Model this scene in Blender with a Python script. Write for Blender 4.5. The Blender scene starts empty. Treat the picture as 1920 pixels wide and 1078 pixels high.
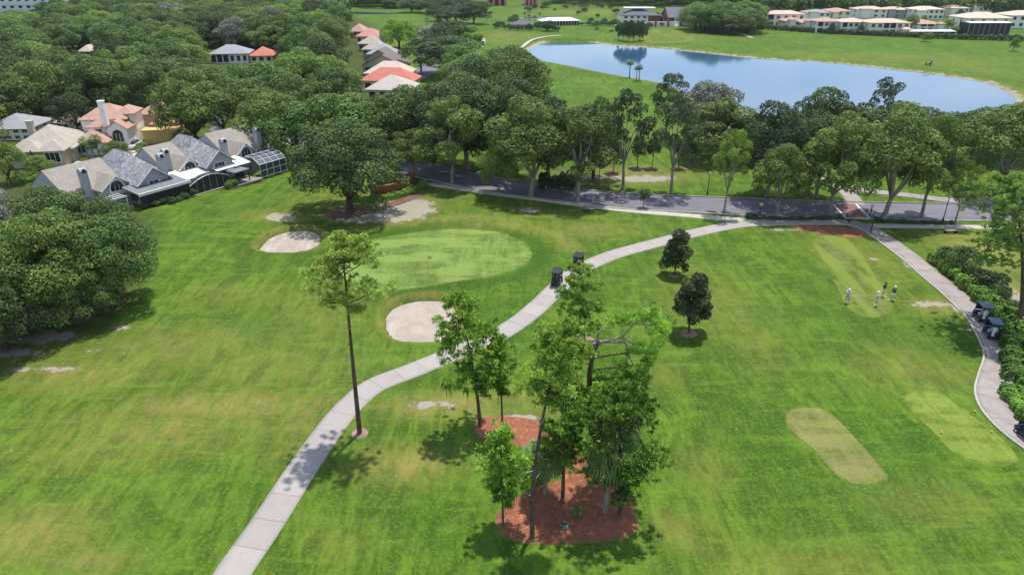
import bpy, math, random
import numpy as np
from mathutils import Vector
R=math.radians; PI=math.pi
sc=bpy.context.scene
# ---------------------------------------------------------------- camera, world, sun
F_=1281.; CXp=960.; CYp=539.; CAMH=34.; PT=math.atan((CYp+80)/F_)
cam=bpy.data.cameras.new('camera'); camo=bpy.data.objects.new('camera',cam); sc.collection.objects.link(camo)
cam.sensor_width=36; cam.lens=36*F_/1920.; cam.clip_end=6000; cam.clip_start=0.5
camo.location=(0,0,CAMH); camo.rotation_euler=(PI/2-PT,0,0)
sc.camera=camo
SUN_EL=R(73); SUN_AZ=R(27)      # azimuth from +Y towards +X
w=bpy.data.worlds.new('World'); sc.world=w; w.use_nodes=True
nt=w.node_tree; nt.nodes.clear()
o_=nt.nodes.new('ShaderNodeOutputWorld'); bg=nt.nodes.new('ShaderNodeBackground'); sky=nt.nodes.new('ShaderNodeTexSky')
sky.sky_type='NISHITA'; sky.sun_disc=False; sky.sun_elevation=SUN_EL; sky.sun_rotation=SUN_AZ; sky.air_density=1.0; sky.dust_density=0.6; sky.ozone_density=2.5
tc=nt.nodes.new('ShaderNodeTexCoord'); mp=nt.nodes.new('ShaderNodeMapping'); mp.inputs['Scale'].default_value=(1,1,6.); mp.inputs['Location'].default_value=(0.35,0.1,0.15)
ns=nt.nodes.new('ShaderNodeTexNoise'); ns.inputs['Scale'].default_value=2.6; ns.inputs['Detail'].default_value=6; ns.inputs['Roughness'].default_value=.55
cr=nt.nodes.new('ShaderNodeValToRGB'); cr.color_ramp.elements[0].position=.46; cr.color_ramp.elements[1].position=.60
cr.color_ramp.elements[1].color=(.75,.75,.75,1)
mx=nt.nodes.new('ShaderNodeMixRGB'); mx.inputs[2].default_value=(6.4,7.1,8.2,1)
bg.inputs['Strength'].default_value=.15
L=nt.links.new
L(tc.outputs['Generated'],mp.inputs[0]); L(mp.outputs[0],ns.inputs[0]); L(ns.outputs[0],cr.inputs[0]); L(cr.outputs[0],mx.inputs[0])
L(sky.outputs[0],mx.inputs[1]); L(mx.outputs[0],bg.inputs[0]); L(bg.outputs[0],o_.inputs[0])
sl=bpy.data.lights.new('sun','SUN'); sl.energy=4.3; sl.angle=R(1.2); sl.color=(1,.95,.87)
so=bpy.data.objects.new('sun',sl); sc.collection.objects.link(so)
sd=Vector((math.sin(SUN_AZ)*math.cos(SUN_EL),math.cos(SUN_AZ)*math.cos(SUN_EL),math.sin(SUN_EL)))
so.rotation_euler=sd.to_track_quat('Z','Y').to_euler(); so.location=(0,60,200)
vs=sc.view_settings; vs.view_transform='Standard'; vs.look='None'; vs.exposure=0.3; vs.gamma=1
try:
    sc.cycles.max_bounces=5; sc.cycles.transparent_max_bounces=6; sc.cycles.diffuse_bounces=3
except Exception: pass

# ---------------------------------------------------------------- helpers
def P(px,py,z=0.):
    u=(px-CXp)/F_; v=(CYp-py)/F_; c,s=math.cos(PT),math.sin(PT)
    d=(u,c+v*s,-s+v*c); t=(z-CAMH)/d[2]
    return (u*t,d[1]*t)
def Q(x,y,z=0.):
    c,s=math.cos(PT),math.sin(PT); dz=z-CAMH; dep=y*c-dz*s; up=y*s+dz*c
    return (CXp+F_*x/dep,CYp-F_*up/dep)
def scl(x,y,z=0.): c,s=math.cos(PT),math.sin(PT); return F_/(y*c-(z-CAMH)*s)   # px per metre
def ZT(x,y,py):
    lo,hi=-5.,60.
    for _ in range(40):
        m=(lo+hi)/2
        if Q(x,y,m)[1]>py: lo=m
        else: hi=m
    return lo
def W(pts): return np.array([P(*p) for p in pts])
def catmull(pts,step=1.,closed=False):
    pts=np.asarray(pts,float); n=len(pts); out=[]
    rng_=range(n if closed else n-1)
    for i in rng_:
        if closed: a,b,c,d=pts[(i-1)%n],pts[i],pts[(i+1)%n],pts[(i+2)%n]
        else: a,b,c,d=pts[max(i-1,0)],pts[i],pts[i+1],pts[min(i+2,n-1)]
        m=max(2,int(np.linalg.norm(c-b)/step)+1)
        for t in np.arange(m)/m:
            out.append(.5*((2*b)+(-a+c)*t+(2*a-5*b+4*c-d)*t*t+(-a+3*b-3*c+d)*t**3))
    if not closed: out.append(pts[-1])
    return np.array(out)
def sdist(px,py,poly):
    """signed distance (negative inside) of arrays to closed polygon"""
    d=np.full(px.shape,1e9); ins=np.zeros(px.shape,bool); n=len(poly)
    for i in range(n):
        a=poly[i]; b=poly[(i+1)%n]; e=b-a
        t=np.clip(((px-a[0])*e[0]+(py-a[1])*e[1])/(e@e+1e-12),0,1)
        d=np.minimum(d,(px-a[0]-t*e[0])**2+(py-a[1]-t*e[1])**2)
        c=((a[1]>py)!=(b[1]>py)); 
        with np.errstate(divide='ignore',invalid='ignore'):
            xi=a[0]+(py-a[1])*e[0]/(e[1] if abs(e[1])>1e-12 else 1e-12)
        ins^=(c&(px<xi))
    d=np.sqrt(d); return np.where(ins,-d,d)
def link(o,parent=None):
    sc.collection.objects.link(o)
    if parent is not None: o.parent=parent
    return o
def tag(o,label=None,cat=None,group=None,kind=None):
    if label: o['label']=label
    if cat: o['category']=cat
    if group: o['group']=group
    if kind: o['kind']=kind
    return o
def empty(name,loc,rz=0,label=None,cat=None,group=None):
    o=bpy.data.objects.new(name,None); o.empty_display_size=.3; link(o); o.location=loc; o.rotation_euler=(0,0,rz)
    return tag(o,label,cat,group)
def mesh_np(name,V,Fs,mat,parent=None,smooth=False,attrs=None,nv=None):
    V=np.asarray(V,np.float32); me=bpy.data.meshes.new(name)
    if isinstance(Fs,np.ndarray):
        k=Fs.shape[1]; nf=len(Fs)
        me.vertices.add(len(V)); me.vertices.foreach_set('co',V.ravel())
        me.loops.add(nf*k); me.loops.foreach_set('vertex_index',Fs.ravel().astype(np.int32))
        me.polygons.add(nf); me.polygons.foreach_set('loop_start',np.arange(0,nf*k,k,dtype=np.int32))
        me.polygons.foreach_set('loop_total',np.full(nf,k,np.int32))
        me.update(calc_edges=True)
    else:
        me.from_pydata([tuple(map(float,v)) for v in V],[],[tuple(int(i) for i in f) for f in Fs]); me.update()
    if attrs:
        for k_,a in attrs.items():
            at=me.attributes.new(k_,'FLOAT','POINT'); at.data.foreach_set('value',np.asarray(a,np.float32))
    if smooth: me.polygons.foreach_set('use_smooth',np.ones(len(me.polygons),bool))
    if mat: me.materials.append(mat)
    o=bpy.data.objects.new(name,me); return link(o,parent)
class MB:
    def __init__(s): s.v=[]; s.f=[]
    def add(s,vs_,fs): b=len(s.v); s.v+= [tuple(v) for v in vs_]; s.f+=[tuple(i+b for i in f) for f in fs]; return s
    def box(s,x0,x1,y0,y1,z0,z1):
        return s.add([(x0,y0,z0),(x1,y0,z0),(x1,y1,z0),(x0,y1,z0),(x0,y0,z1),(x1,y0,z1),(x1,y1,z1),(x0,y1,z1)],
            [(0,3,2,1),(4,5,6,7),(0,1,5,4),(1,2,6,5),(2,3,7,6),(3,0,4,7)])
    def bc(s,c,d,rz=0,rx=0):
        cx,cy,cz=c; dx,dy,dz=[q/2 for q in d]; vs_=[]
        for z in(-dz,dz):
            for x,y in((-dx,-dy),(dx,-dy),(dx,dy),(-dx,dy)):
                yy=y*math.cos(rx)-z*math.sin(rx); zz=y*math.sin(rx)+z*math.cos(rx)
                vs_.append((cx+x*math.cos(rz)-yy*math.sin(rz),cy+x*math.sin(rz)+yy*math.cos(rz),cz+zz))
        return s.add(vs_,[(0,3,2,1),(4,5,6,7),(0,1,5,4),(1,2,6,5),(2,3,7,6),(3,0,4,7)])
    def prism(s,poly,off):
        """poly: 3d points of a planar face, extruded by vector off"""
        n=len(poly); a=[tuple(p) for p in poly]; b=[tuple(p[i]+off[i] for i in range(3)) for p in poly]
        return s.add(a+b,[tuple(range(n))[::-1],tuple(range(n,2*n))]+[(i,(i+1)%n,n+(i+1)%n,n+i) for i in range(n)])
    def tube(s,pts,rad,n=6,cap=True):
        pts=[Vector(p) for p in pts]; m=len(pts); 
        if not hasattr(rad,'__len__'): rad=[rad]*m
        ring=[]
        up=Vector((0.13,.21,.97))
        for i,p in enumerate(pts):
            t=(pts[min(i+1,m-1)]-pts[max(i-1,0)]); 
            if t.length<1e-6: t=Vector((0,0,1))
            t.normalize(); a=t.cross(up)
            if a.length<.15: a=t.cross(Vector((1,0,0)))
            a.normalize(); b=t.cross(a)
            for k in range(n):
                an=2*PI*k/n; ring.append(tuple(p+(a*math.cos(an)+b*math.sin(an))*rad[i]))
        fs=[(i*n+k,i*n+(k+1)%n,(i+1)*n+(k+1)%n,(i+1)*n+k) for i in range(m-1) for k in range(n)]
        if cap: fs+=[tuple(range(n))[::-1],tuple((m-1)*n+k for k in range(n))]
        return s.add(ring,fs)
    def cyl(s,c,r,h,n=16,r2=None):
        return s.tube([c,(c[0],c[1],c[2]+h)],[r,r if r2 is None else r2],n)
    def ball(s,c,r,nu=12,nv=8):
        rx,ry,rz=(r,r,r) if not hasattr(r,'__len__') else r
        vs_=[];
        for j in range(nv+1):
            t=PI*j/nv
            for i in range(nu):
                a=2*PI*i/nu; vs_.append((c[0]+rx*math.sin(t)*math.cos(a),c[1]+ry*math.sin(t)*math.sin(a),c[2]-rz*math.cos(t)))
        return s.add(vs_,[(j*nu+i,j*nu+(i+1)%nu,(j+1)*nu+(i+1)%nu,(j+1)*nu+i) for j in range(nv) for i in range(nu)])
    def build(s,name,mat,parent=None,smooth=False,loc=None,rz=0):
        o=mesh_np(name,s.v,s.f,mat,parent,smooth)
        if loc is not None: o.location=loc; o.rotation_euler=(0,0,rz)
        return o

# ---------------------------------------------------------------- materials
def newmat(name):
    m=bpy.data.materials.new(name); m.use_nodes=True; return m,m.node_tree,m.node_tree.nodes['Principled BSDF']
def mat(name,col,rough=.8,var=.12,scale=3.,metal=0.,bump=0.,detail=4,spec=.3,c2=None,lo=.35,hi=.65,coord='Object',stretch=None):
    m,t,b=newmat(name); b.inputs['Roughness'].default_value=rough; b.inputs['Metallic'].default_value=metal
    b.inputs['Specular IOR Level'].default_value=spec
    tc=t.nodes.new('ShaderNodeTexCoord'); n=t.nodes.new('ShaderNodeTexNoise'); n.inputs['Scale'].default_value=scale; n.inputs['Detail'].default_value=detail
    src=tc.outputs[coord]
    if stretch:
        mp=t.nodes.new('ShaderNodeMapping'); mp.inputs['Scale'].default_value=stretch; t.links.new(src,mp.inputs[0]); src=mp.outputs[0]
    r=t.nodes.new('ShaderNodeValToRGB'); r.color_ramp.elements[0].position=lo; r.color_ramp.elements[1].position=hi
    c2=c2 or tuple(min(1,c*(1+var)) for c in col); c1=tuple(c*(1-var) for c in col) if c2 is None or var else col
    r.color_ramp.elements[0].color=(*c1,1); r.color_ramp.elements[1].color=(*c2,1)
    t.links.new(src,n.inputs[0]); t.links.new(n.outputs[0],r.inputs[0]); t.links.new(r.outputs[0],b.inputs['Base Color'])
    if bump:
        bp=t.nodes.new('ShaderNodeBump'); bp.inputs['Strength'].default_value=bump; bp.inputs['Distance'].default_value=.05
        t.links.new(n.outputs[0],bp.inputs['Height']); t.links.new(bp.outputs[0],b.inputs['Normal'])
    return m
class NT:
    """small node helper"""
    def __init__(s,t): s.t=t
    def n(s,ty,**kw):
        x=s.t.nodes.new(ty)
        for k,v in kw.items(): x.inputs[k].default_value=v
        return x
    def noise(s,src,scale,detail=4,rough=.55,st=None,dist=0):
        if st: mp=s.n('ShaderNodeMapping'); mp.inputs['Scale'].default_value=st[:3]; mp.inputs['Rotation'].default_value=(0,0,st[3] if len(st)>3 else 0); s.t.links.new(src,mp.inputs[0]); src=mp.outputs[0]
        x=s.n('ShaderNodeTexNoise',Scale=scale,Detail=detail,Roughness=rough,Distortion=dist); s.t.links.new(src,x.inputs[0]); return x.outputs[0]
    def ramp(s,src,a,b,va=0.,vb=1.):
        x=s.n('ShaderNodeMapRange'); x.inputs[1].default_value=a; x.inputs[2].default_value=b; x.inputs[3].default_value=va; x.inputs[4].default_value=vb
        s.t.links.new(src,x.inputs[0]); return x.outputs[0]
    def mix(s,fac,c1,c2,mode='MIX'):
        x=s.n('ShaderNodeMixRGB'); x.blend_type=mode
        for i,c in ((0,fac),(1,c1),(2,c2)):
            if isinstance(c,(int,float)): x.inputs[i].default_value=c
            elif isinstance(c,tuple): x.inputs[i].default_value=(*c,1)
            else: s.t.links.new(c,x.inputs[i])
        return x.outputs[0]
    def math(s,op,a,b=0.):
        x=s.n('ShaderNodeMath'); x.operation=op
        for i,c in ((0,a),(1,b)):
            if isinstance(c,(int,float)): x.inputs[i].default_value=c
            else: s.t.links.new(c,x.inputs[i])
        return x.outputs[0]
    def attr(s,name): x=s.n('ShaderNodeAttribute'); x.attribute_name=name; return x.outputs['Fac']
def leafmat(name,ca,cb,cc=None,trans=.25,objvar=.3,rough=.55):
    m,t,b=newmat(name); h=NT(t)
    oi=t.nodes.new('ShaderNodeObjectInfo'); tcn=t.nodes.new('ShaderNodeTexCoord')
    big=h.noise(tcn.outputs['Object'],.45,3)
    f=h.math('ADD',h.math('MULTIPLY',h.attr('tint'),.6),h.ramp(big,.35,.65,-.15,.5))
    c=h.mix(f,ca,cb)
    if cc: c=h.mix(h.ramp(oi.outputs['Random'],.45,1.,0,.75),c,cc)
    v=h.ramp(oi.outputs['Random'],0,1,1-objvar,1+objvar)
    hs=h.n('ShaderNodeHueSaturation'); t.links.new(c,hs.inputs['Color']); t.links.new(v,hs.inputs['Value']); c=hs.outputs[0]
    t.links.new(c,b.inputs['Base Color']); b.inputs['Roughness'].default_value=rough; b.inputs['Specular IOR Level'].default_value=.25
    tr=h.n('ShaderNodeBsdfTranslucent'); t.links.new(h.mix(.6,c,(.35,.55,.05),'MULTIPLY') if False else c,tr.inputs[0])
    ms=h.n('ShaderNodeMixShader'); ms.inputs[0].default_value=trans
    t.links.new(b.outputs[0],ms.inputs[1]); t.links.new(tr.outputs[0],ms.inputs[2])
    t.links.new(ms.outputs[0],t.nodes['Material Output'].inputs[0]); return m
M={}
M['oak']=leafmat('oak_leaf',(.040,.080,.026),(.155,.235,.058),(.12,.205,.04))
M['dark']=leafmat('dark_leaf',(.032,.062,.024),(.105,.165,.052))
M['bright']=leafmat('bright_leaf',(.10,.19,.02),(.30,.43,.06),trans=.35)
M['grey']=leafmat('mossy_leaf',(.16,.175,.13),(.38,.39,.32))
M['road']=leafmat('street_tree_leaf',(.065,.118,.024),(.23,.32,.07),(.16,.245,.045),trans=.3)
M['pine']=leafmat('pine_needle',(.08,.18,.022),(.38,.58,.08),trans=.4,rough=.45)
M['pinelight']=leafmat('pale_pine_needle',(.28,.44,.05),(.66,.78,.2),trans=.4,rough=.45)
M['pinedull']=leafmat('dull_pine_needle',(.09,.17,.03),(.30,.40,.09),trans=.3)
M['pinemid']=leafmat('mid_pine_needle',(.14,.27,.03),(.50,.67,.11),trans=.4,rough=.45)
M['palm']=leafmat('palm_leaf',(.10,.18,.04),(.30,.40,.13),rough=.4)
M['hedge']=leafmat('hedge_leaf',(.07,.16,.02),(.23,.40,.06))
M['bronze']=leafmat('magnolia_leaf',(.04,.06,.02),(.13,.155,.055))
M['bark']=mat('dark_bark',(.075,.055,.042),.9,.35,6,bump=.5,stretch=(1,1,.3))
M['pbark']=mat('pine_bark',(.105,.07,.055),.9,.4,5,bump=.6,stretch=(1,1,.35))
M['pale']=mat('pale_bark',(.24,.22,.18),.9,.3,3,bump=.4,stretch=(1,1,.4))
M['deadwood']=mat('dead_wood',(.30,.26,.23),.9,.3,4)
M['white']=mat('white_paint',(.72,.71,.68),.6,.05,2)
M['cream']=mat('cream_stucco',(.84,.76,.58),.8,.07,2)
M['stuccogrey']=mat('grey_siding',(.36,.37,.39),.75,.07,1.5)
M['stuccowhite']=mat('white_stucco',(.84,.80,.74),.8,.07,1.5)
M['tan']=mat('tan_stucco',(.42,.36,.28),.8,.08,1.5)
M['yellow']=mat('yellow_stucco',(.62,.44,.16),.8,.08,1.5)
M['peach']=mat('peach_stucco',(.6,.40,.28),.8,.08,1.5)
M['glass']=mat('window_glass',(.025,.032,.04),.12,.2,1,spec=.6)
M['screen']=mat('dark_screen',(.03,.03,.034),.55,.3,2)
M['black']=mat('black_plastic',(.02,.022,.028),.35,.2,3,spec=.5)
M['navy']=mat('navy_metal',(.03,.045,.085),.35,.15,3,spec=.5)
M['rubber']=mat('tyre_rubber',(.018,.018,.018),.85,.2,4)
M['chrome']=mat('rim_metal',(.45,.45,.46),.35,.1,4,metal=.6)
M['seat']=mat('beige_vinyl',(.5,.47,.4),.5,.08,4)
M['brick']=mat('red_brick',(.26,.085,.05),.85,.25,9)
M['darkroof']=mat('slate_roof',(.085,.09,.12),.7,.25,1.2)
M['metalroof']=mat('grey_membrane_roof',(.16,.175,.19),.6,.12,.8)
M['whiteroof']=mat('white_aluminium_roof',(.72,.72,.70),.5,.12,1.0,stretch=(8,.5,1))
M['steelgreen']=mat('lamp_green_paint',(.02,.045,.035),.5,.2,3)
M['lampglass']=mat('lamp_globe_glass',(.7,.68,.6),.3,.05,3)
M['skin']=mat('skin',(.45,.26,.18),.6,.08,6)
M['wood']=mat('bench_wood',(.12,.11,.1),.8,.2,5)
M['pink']=mat('pink_column_paint',(.62,.2,.2),.7,.1,2)
def roofmat(name,col,sx=3.2,var=.22,blotch=None):
    """shingle / tile courses across the slope, blotchy weathering"""
    m,t,b=newmat(name); h=NT(t); tcn=t.nodes.new('ShaderNodeTexCoord'); ob=tcn.outputs['Object']
    br=h.n('ShaderNodeTexBrick'); br.inputs['Scale'].default_value=sx; br.inputs['Mortar Size'].default_value=.015
    br.inputs['Color1'].default_value=(*[c*(1-var) for c in col],1); br.inputs['Color2'].default_value=(*[min(1,c*(1+var)) for c in col],1); br.inputs['Mortar'].default_value=(*[c*.55 for c in col],1)
    t.links.new(ob,br.inputs[0]); c=br.outputs[0]
    c=h.mix(h.ramp(h.noise(ob,.7,5),.4,.7,0,.45),c,tuple(q*.6 for q in col))
    c=h.mix(h.ramp(h.noise(ob,2.5,5),.5,.75,0,.35),c,tuple(min(1,q*1.5) for q in col))
    if blotch: c=h.mix(h.ramp(h.noise(ob,1.5,3,.5,dist=1.5),.49,.54,0,.8),c,blotch)
    t.links.new(c,b.inputs['Base Color']); b.inputs['Roughness'].default_value=.85; return m
M['rbrown']=roofmat('brown_shingle_roof',(.30,.265,.225))
M['rmottle']=roofmat('mottled_slate_roof',(.19,.19,.21),3,.2,(.34,.34,.36))
M['rtan']=roofmat('tan_tile_roof',(.40,.345,.29))
M['rterra']=roofmat('terracotta_tile_roof',(.46,.275,.21))
M['rpale']=roofmat('pale_grey_cream_roof',(.47,.42,.38))
M['rred']=roofmat('orange_red_tile_roof',(.52,.17,.115),3,.15)
M['rpink']=roofmat('pink_red_roof',(.52,.24,.22),3,.12)
M['rcream']=roofmat('cream_tile_roof',(.56,.47,.38),3,.12)
M['rgrey']=roofmat('grey_shingle_roof',(.30,.30,.32),3,.15)
M['rdark']=roofmat('dark_brown_roof',(.16,.13,.12),3,.2)
M['rpeach']=roofmat('pale_terracotta_roof',(.58,.42,.33),2.5,.15)

# ---------------------------------------------------------------- ground
rg=np.random.default_rng(7)
LAKE=catmull(W([(985,97),(1003,84),(1030,75),(1090,74),(1150,81),(1230,86),(1330,96),(1430,106),(1560,114),(1700,128),(1800,141),(1860,153),(1900,172),(1910,184),(1890,197),(1830,211),(1770,222),(1680,236),(1580,240),(1480,232),(1400,212),(1340,190),(1280,166),(1240,151),(1200,144),(1120,129),(1050,116),(1003,107)]),3,True)
BUNK1=catmull(W([(486,466),(496,450),(515,437),(545,429),(575,428),(594,434),(600,446),(592,458),(575,468),(540,473),(508,472)]),.5,True)
BUNK2=catmull(W([(723,600),(726,583),(742,568),(775,558),(815,556),(840,561),(855,575),(856,600),(850,622),(826,633),(780,636),(745,630),(728,616)]),.5,True)
FARB=[catmull(W(p),1,True) for p in ([(1222,71),(1250,69.5),(1282,71),(1280,75.5),(1250,77),(1226,75.5)],[(1236,60),(1256,59),(1262,62),(1240,63)],[(850,142),(872,139),(905,141),(900,145),(862,146)],[(872,146),(905,145.5),(918,148),(890,151.5)])]
RELIEF=[(x,y,a,r) for (px,py,a,r) in [(800,490,.45,13),(300,420,.8,14),(420,400,.5,9),(900,440,.3,8),(1570,500,.35,9),(1800,800,.4,6),(1560,840,.4,5)] for x,y in [P(px,py)]]
def hz(x,y):
    x=np.asarray(x,float); y=np.asarray(y,float)
    far=np.clip((y-150)/200,0,1)
    z=.10*np.sin(x/7.3+y/11.)+.08*np.sin(y/6.1-x/14.)+.05*np.sin(x/3.9+1.7)*np.sin(y/4.6)
    z=z*(1-.5*far)+far*.55*np.sin(x/17.+1)*np.sin(y/13.+x/40.)
    for a,b,h,r in RELIEF: z=z+h*np.exp(-(((x-a)**2+(y-b)**2)/(r*r)))
    return z
def hz1(x,y): return float(hz(x,y))
ZB1=hz1(*BUNK1.mean(0))-.5; ZB2=hz1(*BUNK2.mean(0))-.5; ZL=-1.0
def axis(segs):
    out=[segs[0][0]]
    for a,b,s in segs:
        n=max(1,int(round((b-a)/s))); out+=list(a+(b-a)*(np.arange(n)+1)/n)
    return np.array(out)
gx=axis([(-2600,-900,200),(-900,-300,25),(-300,-70,5),(-70,62,.5),(62,270,2.),(270,700,12),(700,2600,160)])
gy=axis([(-60,24,4),(24,130,.5),(130,340,2),(340,900,10),(900,3200,150)])
X,Y=np.meshgrid(gx,gy); Z=hz(X,Y)
m=(X>-5)&(X<160)&(Y>120)&(Y<330)
sdl=np.full(X.shape,99.); sdl[m]=sdist(X[m],Y[m],LAKE)
nearl=sdl<14
tl=np.clip((sdl+1.)/6.,-1,1)
Z=np.where(nearl,np.where(sdl>-1,(ZL-.15)+(Z-ZL+.15)*np.clip((sdl+1)/7.,0,1)**.8,ZL-.15+sdl*.15),Z)
Z=np.maximum(Z,-3.5)
sb=np.full(X.shape,99.)
for B,zb in ((BUNK1,ZB1),(BUNK2,ZB2)):
    m=(abs(X-B[:,0].mean())<14)&(abs(Y-B[:,1].mean())<14); s_=sdist(X[m],Y[m],B); sb[m]=np.minimum(sb[m],s_)
    lip=.18*np.exp(-((s_-.7)/.8)**2)
    k_=np.clip(s_/.7,0,1); Z[m]=np.where(s_<0,zb-.02+np.maximum(s_*.5,-.4),zb-.02+(Z[m]+lip-zb+.02)*k_*k_*(3-2*k_)); 
for B in FARB:
    m=(abs(X-B[:,0].mean())<25)&(abs(Y-B[:,1].mean())<25); s_=sdist(X[m],Y[m],B); sb[m]=np.minimum(sb[m],s_*.2)
# masks painted on the ground as real grass conditions (dry, bare sand, dark lush turf)
def blobs(lst,X,Y):
    out=np.zeros(X.shape)
    for px,py,rx,ry,a in lst:
        x,y=P(px,py); s=scl(x,y); ang=math.atan2(CAMH,y)   # px radii -> metres
        wx=rx/s; wy=ry/s/math.sin(ang)
        k=((X-x)/wx)**2+((Y-y)/wy)**2
        out=np.maximum(out,a*np.exp(-k*.8)*(k<8))
    return out
DRY=[(430,760,190,28,.9),(300,800,190,50,.6),(560,790,90,35,.6),(150,850,130,40,.35),(330,650,160,40,.55),(150,700,130,30,.7),(520,690,160,40,.4),(450,560,120,30,.3),(600,600,90,60,.35),(60,660,80,30,.5),
 (760,870,80,30,1.),(830,760,110,22,1.),(960,740,60,20,.7),(60,1000,110,50,.8),(170,1050,90,25,.6),(560,850,60,30,.5),(1110,430,90,14,.6),(960,430,110,10,.6),(1330,560,90,60,.35),(1420,640,60,60,.3),(1600,480,70,40,.5),(1760,575,50,12,1.),(1700,690,90,40,.4),(1780,700,60,20,.4),(1280,990,60,40,.45),(1320,880,50,40,.3),(1500,1060,200,40,.35),(1750,950,120,40,.3),(1840,470,60,45,.9),(1870,540,50,60,.9),(1170,330,110,14,.8),(1040,400,90,8,.4),(720,380,110,20,.6),(530,410,60,8,.8),(990,395,30,6,.7),(1300,250,100,20,.2),(860,180,70,20,.25),(1700,110,120,10,.35),(1840,130,60,12,.3),(1600,104,120,5,.35),(1250,68,70,6,.4),(950,70,60,8,.4),(1100,24,90,4,.5),(1050,210,60,16,.3),(940,130,70,10,.4),(640,1010,60,30,.25),(1230,700,50,30,.3),(1020,760,60,20,.6),(700,640,60,12,.2),(640,560,50,20,.3)]
SAND=[(745,396,66,20,1.25),(690,408,66,10,1.1),(770,385,50,13,.9),(527,411,30,7,1.),(520,405,22,4,.7),(60,630,90,14,1.),(140,600,50,8,.95),(20,660,60,10,.9),(180,585,60,6,.7),(810,758,50,10,.8),(985,783,30,7,1.),(970,780,50,7,.8),(990,397,25,5,.85),(1000,392,14,4,.6),(1040,405,16,4,.6),(905,365,10,3,.6),(225,615,26,5,.7),(110,690,60,7,.7),(40,690,40,7,.7),(180,655,30,4,.65),(1745,573,44,8,.75),(1480,432,60,4,.6),(1880,560,50,40,.85),(1200,335,90,8,.8),(1110,332,60,9,.6),(1640,490,18,5,.65),(1500,795,18,10,.5),(60,1010,26,7,.55),(170,1050,22,5,.55),(1800,585,14,14,.75),(1700,500,14,14,.6),(1290,1010,10,5,.5),(1815,610,12,12,.6)]
LUSH=[(640,400,230,22,.35),(800,560,220,60,.55),(1010,520,90,60,.5),(600,470,60,60,.6),(500,930,170,120,.45),(300,950,120,60,.3),(480,600,120,50,.4),(250,640,110,22,.5),(1450,640,140,90,.35),(1700,620,110,40,.45),(1620,740,120,30,.4),(1380,820,80,100,.45),(1560,930,150,40,.55),(640,900,120,90,.5),(820,930,80,60,.4),(1700,850,50,90,.35),(1560,460,200,18,.3),(1720,445,60,14,.5),(200,370,80,30,.3),(1250,340,200,20,.25),(900,340,150,20,.4)]
dry=blobs(DRY,X,Y); sand=blobs(SAND,X,Y); lush=blobs(LUSH,X,Y)
gsd=sdist(X[(abs(X+8)<40)&(abs(Y-80)<40)],Y[(abs(X+8)<40)&(abs(Y-80)<40)],W([(606,497),(625,478),(660,462),(720,447),(800,438),(870,436),(935,443),(980,457),(1000,475),(995,495),(960,513),(910,525),(850,533),(760,547),(700,545),(640,530)]))
rm=(abs(X+8)<40)&(abs(Y-80)<40); lush[rm]=np.maximum(lush[rm],1.15*np.exp(-((gsd-1.2)/1.3)**2)); dry[rm]=np.maximum(dry[rm],.55*np.exp(-((gsd-5.2)/1.8)**2)*(Y[rm]>80))
shore=np.where((sdl>-2)&(sdl<2.2),1.,0.)*(.74+.26*(X<12)); dry=np.maximum(dry,np.where((sdl>-1)&(sdl<5),.7*np.clip(1-sdl/5.,0,1),0))
farshore=((sdl<6)&(sdl>-1)&(X<8)).astype(float)
sand=np.maximum(sand,np.clip(shore+farshore*.5,0,1)*.8); dry=np.maximum(dry,np.clip(1-abs(sb-.5)/.6,0,.8))
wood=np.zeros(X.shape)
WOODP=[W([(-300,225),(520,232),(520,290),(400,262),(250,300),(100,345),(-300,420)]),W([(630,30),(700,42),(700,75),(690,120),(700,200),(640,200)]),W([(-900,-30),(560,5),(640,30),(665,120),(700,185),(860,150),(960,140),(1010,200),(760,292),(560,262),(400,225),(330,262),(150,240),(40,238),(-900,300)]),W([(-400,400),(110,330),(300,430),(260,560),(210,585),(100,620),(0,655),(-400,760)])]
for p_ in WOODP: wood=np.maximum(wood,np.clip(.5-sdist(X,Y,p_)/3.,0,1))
sx_,sy_=P(300,1120); swa=np.arctan2(X-sx_,Y-sy_)*5+.22*np.hypot(X-sx_,Y-sy_)+.5*np.sin(X*.7); dd_=np.hypot(X-sx_,Y-sy_); swm=np.clip((13-dd_)/6,0,1)*np.clip((dd_-3)/5,0,1)*np.clip((sx_+3-X)/4,0,1)*.5
ny,nx=X.shape; idx=np.arange(nx*ny).reshape(ny,nx)
FQ=np.stack([idx[:-1,:-1],idx[:-1,1:],idx[1:,1:],idx[1:,:-1]],-1).reshape(-1,4)
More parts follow.
